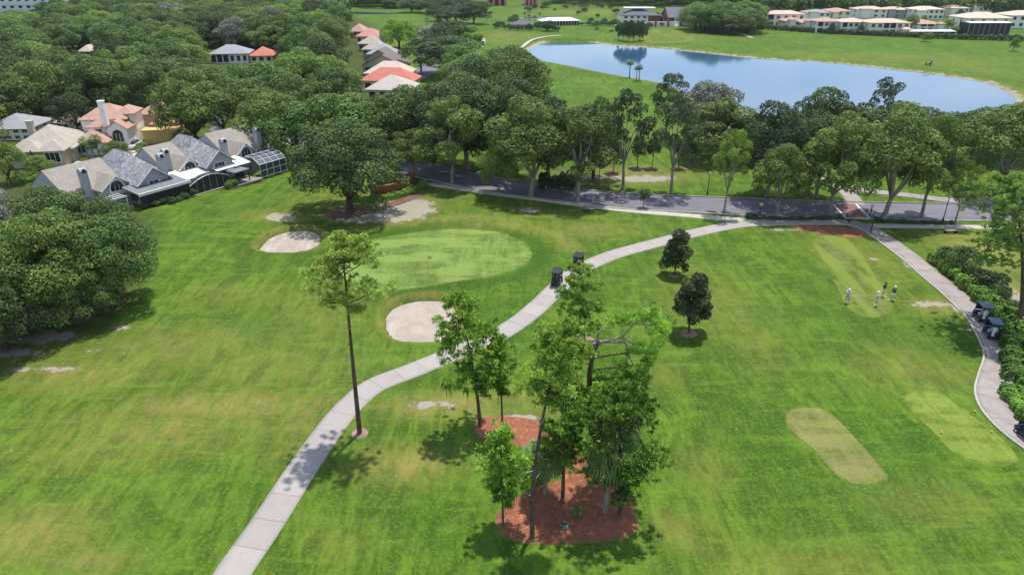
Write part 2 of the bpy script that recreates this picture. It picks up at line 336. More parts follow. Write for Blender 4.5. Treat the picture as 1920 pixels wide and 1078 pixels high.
def grassmat(name,base,alt,dryc,stripe=None,amt=.5,attrs=True,worn=0):
    m,t,b=newmat(name); h=NT(t); g=t.nodes.new('ShaderNodeNewGeometry'); p=g.outputs['Position']
    n1=h.noise(p,.09,4,.6); n2=h.noise(p,.45,5,.6,(1,.55,1,.6)); n3=h.noise(p,2.2,4,.6,(1,.4,1,-.5)); n4=h.noise(p,9.,4,.7)
    n5=h.noise(p,.8,5,.65,(1,.22,1,.95),.6); n6=h.noise(p,.8,5,.65,(.2,1,1,.2),.6)
    c=h.mix(h.ramp(n1,.42,.58),base,alt); c=h.mix(h.ramp(h.noise(p,.045,5,.6,(1,.6,1,.4)),.5,.62,0,.45),c,(.17,.19,.025)); c=h.mix(h.ramp(h.noise(p,.06,4,.6,(1,.7,1,2.)),.48,.58,0,.7),c,tuple(q*.6 for q in base))
    c=h.mix(h.ramp(n2,.35,.7,0,.55),c,tuple(q*1.28 for q in alt))
    c=h.mix(h.ramp(n5,.45,.58,0,.85),c,tuple(q*.62 for q in base))
    c=h.mix(h.ramp(n6,.5,.66,0,.6),c,tuple(q*1.35 for q in alt))
    c=h.mix(h.ramp(n3,.42,.66,0,.55),c,tuple(q*.62 for q in base))
    if attrs:
        n1d=h.n('ShaderNodeTexNoise',Scale=1.3,Detail=4); n1d.noise_dimensions='1D'; t.links.new(h.attr('swa'),n1d.inputs['W'])
        c=h.mix(h.math('MULTIPLY',h.attr('swm'),h.ramp(n1d.outputs[0],.40,.62,0,.8)),c,(.17,.25,.035)); c=h.mix(h.math('MULTIPLY',h.attr('swm'),h.ramp(n1d.outputs[0],.50,.36,0,.6)),c,tuple(q*.6 for q in base))
        da=h.attr('dry'); df=h.math('MULTIPLY',da,h.ramp(h.noise(p,.9,6,.65,(1,.5,1,.8)),.28,.62,.1,1.))
        speck=h.ramp(h.noise(p,.35,6,.7),.62,.72,0,.35)
        df=h.math('MAXIMUM',df,speck)
        c=h.mix(h.ramp(h.attr('lush'),0,1,0,.75),c,(.024,.070,.008))
        c=h.mix(df,c,dryc)
        sa=h.math('ADD',h.attr('sand'),h.ramp(h.noise(p,.8,7,.72,(1,.6,1,.3)),.2,.8,-.42,.42))
        c=h.mix(h.ramp(h.math('ADD',sa,.12),.42,.62,0,.6),c,(.20,.15,.085))
        sc_=h.mix(n4,(.27,.225,.185),(.48,.42,.37)); c=h.mix(h.ramp(sa,.5,.6),c,sc_)
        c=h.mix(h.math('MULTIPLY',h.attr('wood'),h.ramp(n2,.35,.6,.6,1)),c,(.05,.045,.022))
        # scattered clover tufts and divots
        vo=h.n('ShaderNodeTexVoronoi',Scale=.9); t.links.new(p,vo.inputs[0])
        c=h.mix(h.math('MULTIPLY',h.ramp(vo.outputs['Distance'],.05,.13,.7,0),h.ramp(n2,.56,.64)),c,(.34,.33,.18))
    if worn: c=h.mix(h.ramp(h.noise(p,.32,5,.7),.42,.62,0,worn),c,(.24,.20,.10))
    if stripe:
        ww=h.noise(p,.8,2,.4,stripe); c=h.mix(h.ramp(ww,.44,.56,0,amt),c,tuple(q*1.35 for q in alt))
    if not attrs: c=h.mix(h.ramp(h.math('ADD',h.attr('rim'),h.ramp(h.noise(p,1.1,4,.7),.3,.7,-.05,.05)),.0,.07,1.,0),c,(.075,.142,.012))
    c=h.mix(h.ramp(n4,.36,.62,0,.42),c,tuple(q*.5 for q in base)); c=h.mix(h.ramp(h.noise(p,4.5,5,.75),.5,.64,0,.4),c,tuple(q*1.5 for q in alt))
    t.links.new(c,b.inputs['Base Color']); b.inputs['Roughness'].default_value=.9; b.inputs['Specular IOR Level'].default_value=.1
    bp=h.n('ShaderNodeBump',Strength=.45,Distance=.12); t.links.new(h.math('ADD',n4,n3),bp.inputs['Height']); t.links.new(bp.outputs[0],b.inputs['Normal']); return m
M['grass']=grassmat('fairway_grass',(.058,.128,.013),(.118,.195,.020),(.30,.235,.075))
M['green']=grassmat('putting_green_grass',(.125,.20,.036),(.165,.23,.055),(.3,.3,.1),(.22,.5,1,-.6),.75,False)
M['teedry']=grassmat('dry_tee_grass',(.135,.175,.034),(.195,.20,.055),(.3,.3,.1),(.25,.9,1,.5),.35,False,worn=.7)
M['teefade']=grassmat('striped_tee_grass',(.095,.155,.018),(.14,.19,.032),(.3,.3,.1),(.75,.10,1,.28),.75,False,worn=.55)
M['tee']=grassmat('tee_grass',(.13,.195,.026),(.165,.22,.038),(.3,.3,.1),(.25,1,1,.7),.5,False)
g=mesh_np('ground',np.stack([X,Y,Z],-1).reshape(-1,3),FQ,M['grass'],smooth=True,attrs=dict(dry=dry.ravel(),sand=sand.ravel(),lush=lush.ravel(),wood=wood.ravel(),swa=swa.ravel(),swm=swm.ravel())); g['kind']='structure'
def disc(name,poly,m,off=.03,rings=10,kind='structure',flat=None,edge=0.,parent=None,loc=None,step=.6):
    poly=catmull(poly,step,True) if len(poly)<60 else poly
    if edge:
        n=len(poly); r=np.random.default_rng(len(name)+n); nn=np.convolve(np.concatenate([r.normal(size=n+6)]),np.ones(4)/4,'same')[:n]
        c=poly.mean(0); poly=c+(poly-c)*(1+nn[:,None]*edge)
    c=poly.mean(0); n=len(poly); V=[(c[0],c[1])]
    for k in range(1,rings+1): V+= list(map(tuple,c+(poly-c)*(k/rings)))
    V=np.array(V); z=np.full(len(V),flat) if flat is not None else hz(V[:,0],V[:,1])+off
    if flat is None: z[-n:]-=off*.9+.02
    Fs=[(0,1+i,1+(i+1)%n) for i in range(n)]
    for k in range(rings-1):
        a=1+k*n; b=a+n; Fs+=[(a+i,b+i,b+(i+1)%n,a+(i+1)%n) for i in range(n)]
    rim=np.concatenate([[1.]]+[np.full(n,1-(k/rings)) for k in range(1,rings+1)])
    o=mesh_np(name,np.column_stack([V,z]),Fs,m,parent,True,dict(rim=rim))
    if kind: o['kind']=kind
    return o
def sandmat():
    m,t,b=newmat('bunker_sand'); h=NT(t); g=t.nodes.new('ShaderNodeNewGeometry'); p=g.outputs['Position']
    c=h.mix(h.ramp(h.noise(p,.7,4),.35,.65),(.32,.265,.22),(.39,.33,.28)); c=h.mix(h.ramp(h.noise(p,.5,3,.5,(1,.3,1,.7),1.),.56,.66,0,.55),c,(.47,.41,.355))
    t.links.new(c,b.inputs['Base Color']); b.inputs['Roughness'].default_value=.95
    wv=h.n('ShaderNodeTexWave',Scale=1.6,Distortion=5.); t.links.new(p,wv.inputs[0])
    bp=h.n('ShaderNodeBump',Strength=.5,Distance=.06); t.links.new(h.math('ADD',wv.outputs[1],h.noise(p,3,4)),bp.inputs['Height']); t.links.new(bp.outputs[0],b.inputs['Normal']); return m
M['sand']=sandmat()
def grow(poly,k): c=poly.mean(0); return c+(poly-c)*k
disc('bunker_sand',grow(BUNK1,1.12),M['sand'],flat=ZB1,rings=3); disc('bunker_sand',grow(BUNK2,1.1),M['sand'],flat=ZB2,rings=3)
GREEN=W([(606,497),(625,478),(660,462),(720,447),(800,438),(870,436),(935,443),(980,457),(1000,475),(995,495),(960,513),(910,525),(850,533),(800,542),(745,547),(690,546),(640,532),(612,515)])
disc('putting_green',GREEN,M['green'],.04,16,edge=.003)
disc('tee_box',W([(1470,795),(1476,773),(1500,766),(1535,768),(1565,785),(1600,825),(1640,870),(1666,900),(1650,910),(1620,915),(1580,905),(1550,880),(1510,840),(1485,815)]),M['teedry'],.04,14,edge=.01)
disc('tee_box',W([(1690,750),(1705,737),(1735,733),(1765,742),(1800,770),(1850,805),(1890,838),(1910,862),(1900,876),(1868,880),(1820,868),(1780,850),(1745,815),(1710,780)]),M['tee'],.04,14,edge=.01)
disc('tee_box',W([(1522,460),(1528,445),(1555,440),(1590,450),(1615,480),(1640,520),(1665,555),(1676,575),(1668,590),(1640,597),(1610,592),(1590,580),(1570,545),(1545,500)]),M['teefade'],.04,14,edge=.01)
def mulchmat(name,a,b_):
    m,t,b=newmat(name); h=NT(t); g=t.nodes.new('ShaderNodeNewGeometry'); p=g.outputs['Position']
    c=h.mix(h.ramp(h.noise(p,12,5,.7),.35,.7),a,b_); c=h.mix(h.ramp(h.noise(p,.9,4),.45,.7,0,.5),c,tuple(q*.6 for q in a))
    c=h.mix(h.ramp(h.noise(p,2.2,5,.75),.52,.66,0,.6),c,tuple(min(1,q*1.5+.03) for q in b_)); c=h.mix(h.ramp(h.math('ADD',h.attr('rim'),h.ramp(h.noise(p,1.8,5,.75),.25,.75,-.22,.22)),.02,.07,1,0),c,(.085,.125,.02))
    t.links.new(c,b.inputs['Base Color']); b.inputs['Roughness'].default_value=.95
    bp=h.n('ShaderNodeBump',Strength=.8,Distance=.12); t.links.new(h.noise(p,7,5,.7),bp.inputs['Height']); t.links.new(bp.outputs[0],b.inputs['Normal']); return m
M['mulch']=mulchmat('red_mulch',(.20,.060,.024),(.34,.135,.065)); M['brownmulch']=mulchmat('brown_mulch',(.11,.05,.035),(.2,.1,.075)); M['pinkmulch']=mulchmat('dusty_mulch',(.23,.13,.10),(.34,.21,.17))
disc('mulch_bed',W([(884,800),(900,783),(950,779),(1000,785),(1045,803),(1055,845),(1010,848),(960,832),(900,822)]),M['mulch'],.04,8,edge=.012,step=.3)
disc('mulch_bed',W([(1028,803),(1060,815),(1100,860),(1128,900),(1120,950),(1070,940),(1050,885),(1035,845)]),M['mulch'],.048,8,edge=.01,step=.3)
disc('mulch_bed',W([(928,985),(935,955),(975,925),(1040,898),(1120,893),(1170,915),(1200,955),(1199,990),(1160,1010),(1090,1018),(1010,1021),(950,1012)]),M['mulch'],.056,10,edge=.012,step=.3)
disc('mulch_bed',W([(1478,424),(1530,422),(1600,428),(1640,440),(1636,446),(1590,447),(1540,440),(1500,433)]),M['mulch'],.04,6,edge=.01)
disc('mulch_bed',W([(600,404),(640,390),(700,387),(755,377),(796,358),(790,370),(745,386),(700,398),(650,411)]),M['brownmulch'],.045,6,edge=.01)
disc('mulch_bed',W([(-200,760),(-50,660),(60,612),(150,580),(210,560),(190,500),(0,560),(-200,640)]),M['brownmulch'],.05,8,edge=.01)
for px,py,r in [(1291,628,17),(1263,516,11),(1095,641,24),(675,815,17),(1195,317,16),(1222,317,14),(1272,317,14),(1297,309,14),(1130,308,18),(1150,323,14)]:
    x,y=P(px,py); rr=r/scl(x,y); a=np.linspace(0,2*PI,14,endpoint=False)
    disc('mulch_ring',np.c_[x+rr*np.cos(a),y+rr*np.sin(a)],M['pinkmulch'] if py>400 else M['brownmulch'],.05,3,edge=.03,step=.25)

# ---- paths and road
def ribbon(name,pts,w,m,off=.05,step=.7,nc=6,thick=.12,uvoff=0,kind='structure',curbs=None,smooth_pts=True):
    c=catmull(np.asarray(pts),step) if smooth_pts else np.asarray(pts); t=np.gradient(c,axis=0); t/=np.linalg.norm(t,axis=1)[:,None]; nr=np.c_[-t[:,1],t[:,0]]
    s=np.concatenate([[0],np.cumsum(np.linalg.norm(np.diff(c,axis=0),axis=1))])
    if not hasattr(w,'__len__'): l,r=w/2,w/2
    else: l,r=w
    K=np.linspace(-r,l,nc); n=len(c); V=[];A=[];B=[]
    for j,k in enumerate(K):
        q=c+nr*k; V.append(np.c_[q,hz(q[:,0],q[:,1])+off]); A.append(s); B.append(np.full(n,k))
    # skirts
    for k in (K[0],K[-1]):
        q=c+nr*k; V.append(np.c_[q,hz(q[:,0],q[:,1])+off-thick]); A.append(s); B.append(np.full(n,k))
    V=np.concatenate(V); Fs=[]
    for j in range(nc-1):
        for i in range(n-1): Fs.append((j*n+i,j*n+i+1,(j+1)*n+i+1,(j+1)*n+i))
    for i in range(n-1):
        Fs.append((nc*n+i,nc*n+i+1,i+1,i)); Fs.append(((nc-1)*n+i,(nc-1)*n+i+1,(nc+1)*n+i+1,(nc+1)*n+i))
    o=mesh_np(name,V,np.array(Fs),m,None,False,dict(along=np.concatenate(A),across=np.concatenate(B)))
    if kind: o['kind']=kind
    return o,c,nr
def pathmat(name,ca,cb,slab=2.4,stain=(.2,.17,.15),samt=.3,patch=.5):
    m,t,b=newmat(name); h=NT(t); g=t.nodes.new('ShaderNodeNewGeometry'); p=g.outputs['Position']; al=h.attr('along')
    q=h.math('DIVIDE',al,slab); fl=h.math('FLOOR',q); fr=h.math('FRACT',q)
    wn=h.n('ShaderNodeTexWhiteNoise'); wn.noise_dimensions='1D'; t.links.new(fl,wn.inputs['W'])
    c=h.mix(h.ramp(wn.outputs[0],0,1,0,patch),ca,cb)
    c=h.mix(h.ramp(h.noise(p,.8,6,.65),.45,.75,0,samt),c,stain); c=h.mix(h.ramp(h.noise(p,14,4),.35,.7,0,.25),c,tuple(x*.7 for x in ca))
    j=h.math('LESS_THAN',fr,.025); c=h.mix(h.math('MULTIPLY',j,.55),c,(.1,.09,.08))
    t.links.new(c,b.inputs['Base Color']); b.inputs['Roughness'].default_value=.9; return m
M['path']=pathmat('concrete_path',(.36,.325,.30),(.265,.24,.225)); M['walk']=pathmat('pale_sidewalk',(.44,.42,.35),(.37,.355,.30),1.6)
M['path2']=pathmat('old_path',(.32,.28,.26),(.26,.225,.21),3.5,(.13,.11,.10),.6,.5)
MAIN=W([(400,1150),(435,1078),(500,985),(562,890),(612,818),(652,768),(700,726),(770,696),(850,662),(920,634),(972,604),(1010,574),(1045,541),(1080,512),(1145,481),(1230,455),(1300,437),(1380,422),(1450,418),(1530,417),(1590,418)])
ribbon('cart_path',MAIN,2.35,M['path'],.05)
RP=W([(1592,418),(1625,428),(1655,446),(1700,480),(1750,523),(1795,560),(1838,600),(1865,640),(1877,672),(1868,710),(1862,740),(1872,775),(1905,812),(1960,850)])
rp,rc,rn=ribbon('cart_path',RP,2.55,M['path2'],.06)
ribbon('path_curb',rc-rn*1.36,.16,M['walk'],.14,nc=2,smooth_pts=False)
ribbon('sidewalk',W([(800,346),(840,352),(920,362),(1010,373),(1100,385),(1200,397),(1300,406),(1400,414)]),1.6,M['walk'],.04)
ribbon('sidewalk',W([(1625,424),(1700,423),(1830,424),(1990,428)]),1.6,M['walk'],.04)
ribbon('cart_path',W([(1606,384),(1590,362),(1560,345),(1520,330),(1490,315),(1470,300)]),2.6,M['path2'],.05)
ribbon('cart_path',W([(1590,354),(1640,360),(1700,366),(1800,376),(1980,380)]),2.2,M['path2'],.07)
ribbon('cart_path',W([(895,66),(905,75),(903,86),(893,97)]),2.2,M['walk'],.2)
ribbon('cart_path',W([(1050,69),(1000,76),(978,88),(966,96),(985,106)]),1.7,M['walk'],.25)
ribbon('cart_path',W([(1375,60),(1395,64),(1412,71)]),2.,M['walk'],.2)
def asphalt():
    m,t,b=newmat('asphalt'); h=NT(t); g=t.nodes.new('ShaderNodeNewGeometry'); p=g.outputs['Position']
    c=h.mix(h.ramp(h.noise(p,.35,5),.35,.65),(.115,.108,.13),(.155,.145,.17)); c=h.mix(h.ramp(h.noise(p,10,4),.3,.7,0,.3),c,(.2,.19,.21))
    c=h.mix(h.ramp(h.noise(p,.9,3,.5,(.15,1,1,.05)),.55,.7,0,.4),c,(.07,.065,.08))
    t.links.new(c,b.inputs['Base Color']); b.inputs['Roughness'].default_value=.85; return m
M['asphalt']=asphalt()
RD=[(395,222,.4),(440,226,1),(490,238,1),(560,262,1),(650,290,1),(755,312.5,1),(850,334,1),(950,350.5,1),(1050,364,1),(1150,375,1),(1250,382,1),(1400,390,1),(1550,394,1),(1700,395,1),(1850,397,1),(2050,402,1)]
rd,rc2,rn2=ribbon('road',W([(a,b) for a,b,_ in RD]),7.4,M['asphalt'],-.0+.03)
for s in (1,-1): ribbon('road_kerb',rc2+rn2*s*3.82,.24,M['walk'] if s<0 else M['path2'],.15,nc=2,smooth_pts=False)
ribbon('road',W([(395,250),(430,232),(470,250),(505,290)]),4.,M['asphalt'],.06)
def pavers():
    m,t,b=newmat('brick_crossing'); h=NT(t); g=t.nodes.new('ShaderNodeNewGeometry'); br=h.n('ShaderNodeTexBrick',Scale=3.); br.inputs['Color1'].default_value=(.17,.085,.085,1); br.inputs['Color2'].default_value=(.24,.12,.115,1); br.inputs['Mortar'].default_value=(.1,.07,.07,1)
    t.links.new(g.outputs['Position'],br.inputs[0]); t.links.new(br.outputs[0],b.inputs['Base Color']); b.inputs['Roughness'].default_value=.9; return m
M['pavers']=pavers()
ca,cb=np.array(P(1582,382)),np.array(P(1608,410))
ribbon('brick_crossing',np.array([ca,ca*.5+cb*.5,cb]),3.2,M['pavers'],.06,nc=8)
dv=(cb-ca)/np.linalg.norm(cb-ca); nv_=np.array([-dv[1],dv[0]])
for s in(1,-1): ribbon('crossing_stripe',np.array([ca,cb])+nv_*s*1.75,.28,M['white'],.07,nc=2)
# water
def watermat():
    m,t,b=newmat('lake_water'); h=NT(t); g=t.nodes.new('ShaderNodeNewGeometry'); p=g.outputs['Position']
    b.inputs['Base Color'].default_value=(.03,.085,.17,1); b.inputs['Roughness'].default_value=.06; b.inputs['IOR'].default_value=1.33; b.inputs['Specular IOR Level'].default_value=.5
    bp=h.n('ShaderNodeBump',Strength=.25,Distance=.03); t.links.new(h.noise(p,1.2,4,.6,(1,.5,1,.3)),bp.inputs['Height']); t.links.new(bp.outputs[0],b.inputs['Normal']); return m
M['water']=watermat()
lk=disc('lake_water',grow(LAKE,1.015),M['water'],flat=ZL,rings=2)
# far pond strips near top
for q in ([(610,22),(650,21.5),(720,23),(760,24.5),(700,26.5),(640,25.5)],[(960,32),(1000,31),(1060,33),(1000,34.5)]):
    disc('pond',W(q),M['water'],.15,3,step=8)
# ---------------------------------------------------------------- vegetation builders
def rdir(r,n):
    v=r.normal(size=(n,3)); return v/np.linalg.norm(v,axis=1)[:,None]
def leafquads(pos,nrm,size,r,aspect=.6,tints=None):
    n=len(pos); t=np.cross(nrm,rdir(r,n)); t/=np.linalg.norm(t,axis=1)[:,None]+1e-9; b=np.cross(nrm,t)
    s=(size*r.uniform(.6,1.35,n))[:,None]
    V=np.stack([pos-t*s*.5,pos-b*s*aspect*.5-t*s*.05,pos+t*s*.5,pos+b*s*aspect*.5-t*s*.05],1).reshape(-1,3)
    tn=r.uniform(0,1,n) if tints is None else tints
    return V,np.arange(4*n).reshape(-1,4),np.repeat(tn,4)
def crown_arrays(lobes,n,leaf,r,aspect=.75,zs=.72,depth=.28,up=.55,orient=.8):
    lobes=np.asarray(lobes,float); pr=lobes[:,3]**2; pr/=pr.sum(); out=[];on=[];ol=[];tot=0
    lt=r.uniform(0,1,len(lobes))
    for _ in range(8):
        k=r.choice(len(lobes),n,p=pr); d=rdir(r,n); f=(d[:,2]<-.1)&(r.random(n)<up); d[f,2]*=-1
        rr=lobes[k,3]*(1-depth*r.random(n)**1.3)
        # small bumps so a lobe is itself uneven
        bump=1+.16*np.sin(d[:,0]*7+lt[k]*40)*np.sin(d[:,1]*7+lt[k]*17)*np.cos(d[:,2]*6+lt[k]*9)
        p=lobes[k,:3]+d*(rr*bump)[:,None]*[1,1,zs]
        q=(p[:,None,:]-lobes[None,:,:3])/[1,1,zs]; dd=np.sqrt((q**2).sum(-1))/lobes[None,:,3]
        dd[np.arange(n),k]=9; ok=dd.min(1)>.72
        out.append(p[ok]); on.append(d[ok]); ol.append(lt[k[ok]]); tot+=ok.sum()
        if tot>=n: break
    p=np.concatenate(out)[:n]; d=np.concatenate(on)[:n]; l=np.concatenate(ol)[:n]
    nn=d*orient+rdir(r,len(p))*.75+[0,0,.25]; nn/=np.linalg.norm(nn,axis=1)[:,None]
    return leafquads(p,nn,leaf,r,aspect,np.clip(l*.5+r.uniform(0,.5,len(p)),0,1))
def limb(mb,a,b,r0,r1,r,sag=.12,n=6,seg=5):
    a=np.array(a,float); b=np.array(b,float); L_=np.linalg.norm(b-a); off=r.normal(size=3)*sag*L_; off[2]=abs(off[2])*.6*-1
    pts=[a+(b-a)*t+off*4*t*(1-t)*.5 for t in np.linspace(0,1,seg)]
    mb.tube([tuple(p) for p in pts],list(np.linspace(r0,r1,seg)),n); return pts
def broad_proto(name,seed,h,rad,trunk_h,nl,lr,n,leaf,leafm,barkm,tr=.35,flat=.6,gap=0,umbrella=.5):
    """tapered trunk, limbs to each foliage mass, crown of many uneven masses"""
    r=np.random.default_rng(seed); lobes=[]; ch=h-trunk_h
    for i in range(nl):
        a=i*2.399963+r.uniform(-.4,.4); q=math.sqrt((i+.5)/nl); rr=(rad-lr*.7)*q*r.uniform(.82,1.12)
        top=h-lr*.65-(ch*flat)*(q**2.2)*r.uniform(.6,1.15)
        z=top-(r.random()<umbrella)*r.uniform(0,ch*.35)
        lobes.append((rr*math.cos(a),rr*math.sin(a),max(z,trunk_h*.8),lr*r.uniform(.65,1.3)))
    for i in range(int(nl*.5)):     # lower skirt
        a=r.uniform(0,2*PI); rr=(rad-lr*.6)*r.uniform(.55,1.05); lobes.append((rr*math.cos(a),rr*math.sin(a),trunk_h+ch*r.uniform(.08,.4),lr*r.uniform(.5,.95)))
    if gap: lobes=[l for l in lobes if r.random()>gap]
    V,Fq,T=crown_arrays(lobes,n,leaf,r)
    mb=MB(); ft=(r.uniform(-.3,.3),r.uniform(-.3,.3),trunk_h*.72); mb.tube([(0,0,-.3),(0,0,.15),(ft[0]*.5,ft[1]*.5,trunk_h*.4),ft],[tr*1.7,tr*1.2,tr,tr*.9],8)
    mains=[]; nm=5
    for i in range(nm):
        a=2*PI*i/nm+r.uniform(-.4,.4); e=(math.cos(a)*rad*.38,math.sin(a)*rad*.38,trunk_h+ch*.38*r.uniform(.8,1.2)); limb(mb,ft,e,tr*.62,tr*.33,r,.1); mains.append(e)
    mains.append((0,0,trunk_h+ch*.5)); limb(mb,ft,mains[-1],tr*.7,tr*.35,r,.05)
    for l in lobes:
        e=min(mains,key=lambda q:(q[0]-l[0])**2+(q[1]-l[1])**2+(q[2]-l[2])**2); limb(mb,e,(l[0],l[1],l[2]-.1),tr*.28,tr*.07,r,.12,4,4)
    t=mesh_np('trunk',mb.v,mb.f,barkm,None,True); c=mesh_np('crown',V,Fq,leafm,None,False,dict(tint=T))
    for o in(t,c): sc.collection.objects.unlink(o)
    return dict(t=t,c=c,h=h,rad=rad)
def place(proto,name,x,y,h,rad,label,cat='tree',group=None,rz=None,rnd=random.Random(5),leafm=None):
    e=empty(name,(x,y,hz1(x,y)-.05),rz if rz is not None else rnd.uniform(0,6.28),label,cat,group); s=rad/proto['rad']; e.scale=(s,s,h/proto['h'])
    for k in 'tc':
        o=proto[k].copy(); sc.collection.objects.link(o); o.parent=e
        if k=='c' and leafm: 
            key=(o.data.name,leafm.name)
            if key not in MC:
                d=o.data.copy(); d.materials[0]=leafm; MC[key]=d
            o.data=MC[key]
    return e
MC={}
random.seed(3); rnd=random.Random(11)
FOREST=[broad_proto('f',20+i,12,7,3.2,30+i*2,1.9,11500,.36,M['oak'],M['bark'],.35,.55) for i in range(5)]
STREET=[broad_proto('s',40+i,15,6,4.4,26+i*3,1.75,15000,.31,M['road'],M['pale'],.3,.55,.1,.75) for i in range(4)]
OPEN=[broad_proto('o',60+i,15,6,5.5,22,1.35,5200,.34,M['dark'],M['pale'],.28,.5,.2,.8) for i in range(2)]
BIG=[broad_proto('b',80+i,12,7,2.6,44,1.7,24000,.26,M['oak'],M['bark'],.42,.62) for i in range(3)]
SMALL=[broad_proto('m',90+i,6.5,2.2,1.5,34,.72,8000,.24,M['bronze'],M['bark'],.11,.75,0,.8) for i in range(2)]
YOUNG=[broad_proto('y',95+i,6,2.2,2.6,12,.8,1800,.3,M['road'],M['bark'],.1,.5,0,.5) for i in range(2)]
def tree_px(proto,px,py,ytop,wpx,name,label,group=None,leafm=None,dx=0,**k):
    x,y=P(px,py); h=ZT(x,y,ytop)-hz1(x,y); s=scl(x,y,h*.6); wpx*=1.22 if proto in STREET or (proto in FOREST and py>240) else 1
    return place(proto,name,x,y,h,wpx/2/s,label,'tree',group,leafm=leafm,**k)

# ---- pines
def pine(px,py,top,label,crown=.45,nb=16,blen=2.4,tufts=7,seed=1,leafm='pine',tr=.2,sub=(),extra=(),bend=0,lean=.5,name='pine_tree',tuft=.27,fall=.3,moss=False,needles=34,dead=0):
    """tall trunk on px; foliage tufts of needle blades at the twig ends"""
    r=np.random.default_rng(seed); x,y=P(px,py); z0=hz1(x,y); tz=ZT(x,y,top[1]); h=tz-z0
    tx=(top[0]-CXp)/scl(x,y,tz)-x                  # lateral lean reaching the top pixel
    e=empty(name,(x,y,z0-.05),0,label,'tree')
    def axis_(t): return np.array([tx*(t**1.5)+bend*math.sin(PI*t),lean*math.sin(2.5*t)*.4,h*t])
    mb=MB(); ts=np.linspace(0,.985,12); pts=[tuple(axis_(t)) for t in ts]; mb.tube([(0,0,-.3)]+pts,[tr*1.5]+list(tr*(1-ts*.82)),8)
    ends=[]
    for i in range(nb):
        f=(i+.5)/nb; t=1-crown*f; t=min(t,.985); a=i*2.4+r.uniform(-.6,.6); l=blen*r.uniform(.55,1.15)*(.35+.65*min(1,f*2.2))*(1 if f<.75 else fall+ (1-fall)*r.random())
        for s0,s1 in sub:
            if s0<t<s1: l=0
        if l<=0: continue
        b=axis_(t); ez=l*r.uniform(-.05,.45); en=b+np.array([math.cos(a)*l,math.sin(a)*l,ez])
        limb(mb,b,en,tr*.26,.025,r,.12,5,5); ends.append((en,l))
        for _ in range(3):
            q=r.uniform(.35,.95); d=rdir(r,1)[0]*l*.38; d[2]=abs(d[2])*.5; p=b+(en-b)*q; limb(mb,p,p+d,.03,.012,r,.1,4,3); ends.append((p+d,l*.5))
    ends.append((axis_(.99),.8)); ends.append((axis_(1.)+[0,0,.3],.8))
    for (hx,hy,hzp),rad_ in extra: ends.append((np.array([hx,hy,hzp]),rad_))
    C=[]
    for en,l in ends:
        k=max(2,int(tufts*.78*(.4+.6*min(1.4,l/blen)))); o=rdir(r,k)*(l*.42+.25)*r.uniform(.55,1.1,(k,1))*[1,1,.62]; C.append(en+o+[0,0,.1])
    C=np.concatenate(C); n=needles
    c=np.repeat(C,n,0); tt=np.repeat(r.uniform(0,1,len(C)),n); d=rdir(r,len(c)); d[:,2]=d[:,2]*.75+.35; d/=np.linalg.norm(d,axis=1)[:,None]
    ln=(tuft*r.uniform(.7,1.2,len(c)))[:,None]; sd_=np.cross(d,rdir(r,len(c))); sd_/=np.linalg.norm(sd_,axis=1)[:,None]+1e-9
    wd=.038
    V=np.stack([c-sd_*wd*.35,c+sd_*wd*.35,c+d*ln+sd_*wd-[0,0,.03],c+d*ln-sd_*wd-[0,0,.03]],1).reshape(-1,3)
    mesh_np('trunk',mb.v,mb.f,M['pbark'],e,True); TT=np.repeat(np.clip(tt*.6+r.uniform(0,.4,len(tt)),0,1),4)
    if moss:
        mo=C[r.random(len(C))<.25]; mo=np.repeat(mo,5,0)+r.normal(size=(len(mo)*5,3))*.15; L_=r.uniform(.3,.8,len(mo)); s_=rdir(r,len(mo))*.04
        V2=np.stack([mo-s_,mo+s_,mo+s_*.3-np.c_[L_*0,L_*0,L_],mo-s_*.3-np.c_[L_*0,L_*0,L_]],1).reshape(-1,3)
        V=np.concatenate([V,V2]); TT=np.concatenate([TT,np.zeros(len(V2))-.5])
    mesh_np('crown',V,np.arange(len(V)).reshape(-1,4),M[leafm],e,False,dict(tint=TT))
    for i in range(dead):
        db=MB(); t=r.uniform(.15,max(.2,1-crown+.05)); a=r.uniform(0,6.28); l=r.uniform(.6,1.6); b=axis_(t); limb(db,b,b+np.array([math.cos(a)*l,math.sin(a)*l,l*.3]),.04,.012,r,.15,4,4)
        mesh_np('dead_branch',db.v,db.f,M['deadwood'],e,True)
    return e,axis_
pine(675,815,(640,452),'tall lone pine with bare trunk and two pale green tufts beside the path',.36,20,2.9,12,1,'pinelight',.2,sub=((.755,.80),),lean=.3,dead=3)
pine(900,798,(858,560),'dark leaning pine at the upper left edge of the red mulch',.74,22,2.6,11,12,'pine',.16,lean=.6,moss=True,dead=3)
pine(942,806,(933,634),'slim young pine just right of the dark leaning pine',.62,14,1.15,7,3,'pine',.09,moss=True)
pine(943,986,(938,812),'small pine with a rounded crown at the left edge of the lower mulch bed',.72,17,1.25,8,4,'pine',.085,moss=True,fall=.5)
pine(998,1008,(1062,622),'tallest pine, nearest of the mulch bed, crown leaning right',.33,17,2.1,10,5,'pinemid',.17,lean=1.6,bend=-.25,dead=5)
pine(1055,935,(1062,722),'bushy pine in the middle of the lower mulch bed',0.66,18,1.6,9,6,'pine',.15,lean=.4,moss=True)
pine(1163,962,(1160,735),'dense pine over the right half of the mulch bed',.78,24,2.7,9,7,'pine',.17,lean=.4,moss=True)
pine(1095,641,(1086,505),'lone pine with a mulch ring below the two carts on the path',.85,22,2.3,9,8,'pinemid',.11,fall=.7,dead=4)
pine(1909,608,(1900,338),'tall pine with a thick bare trunk beyond the hedge at the right edge',.55,26,4.6,18,10,'pinedull',.27,lean=.5,fall=.8,dead=3)
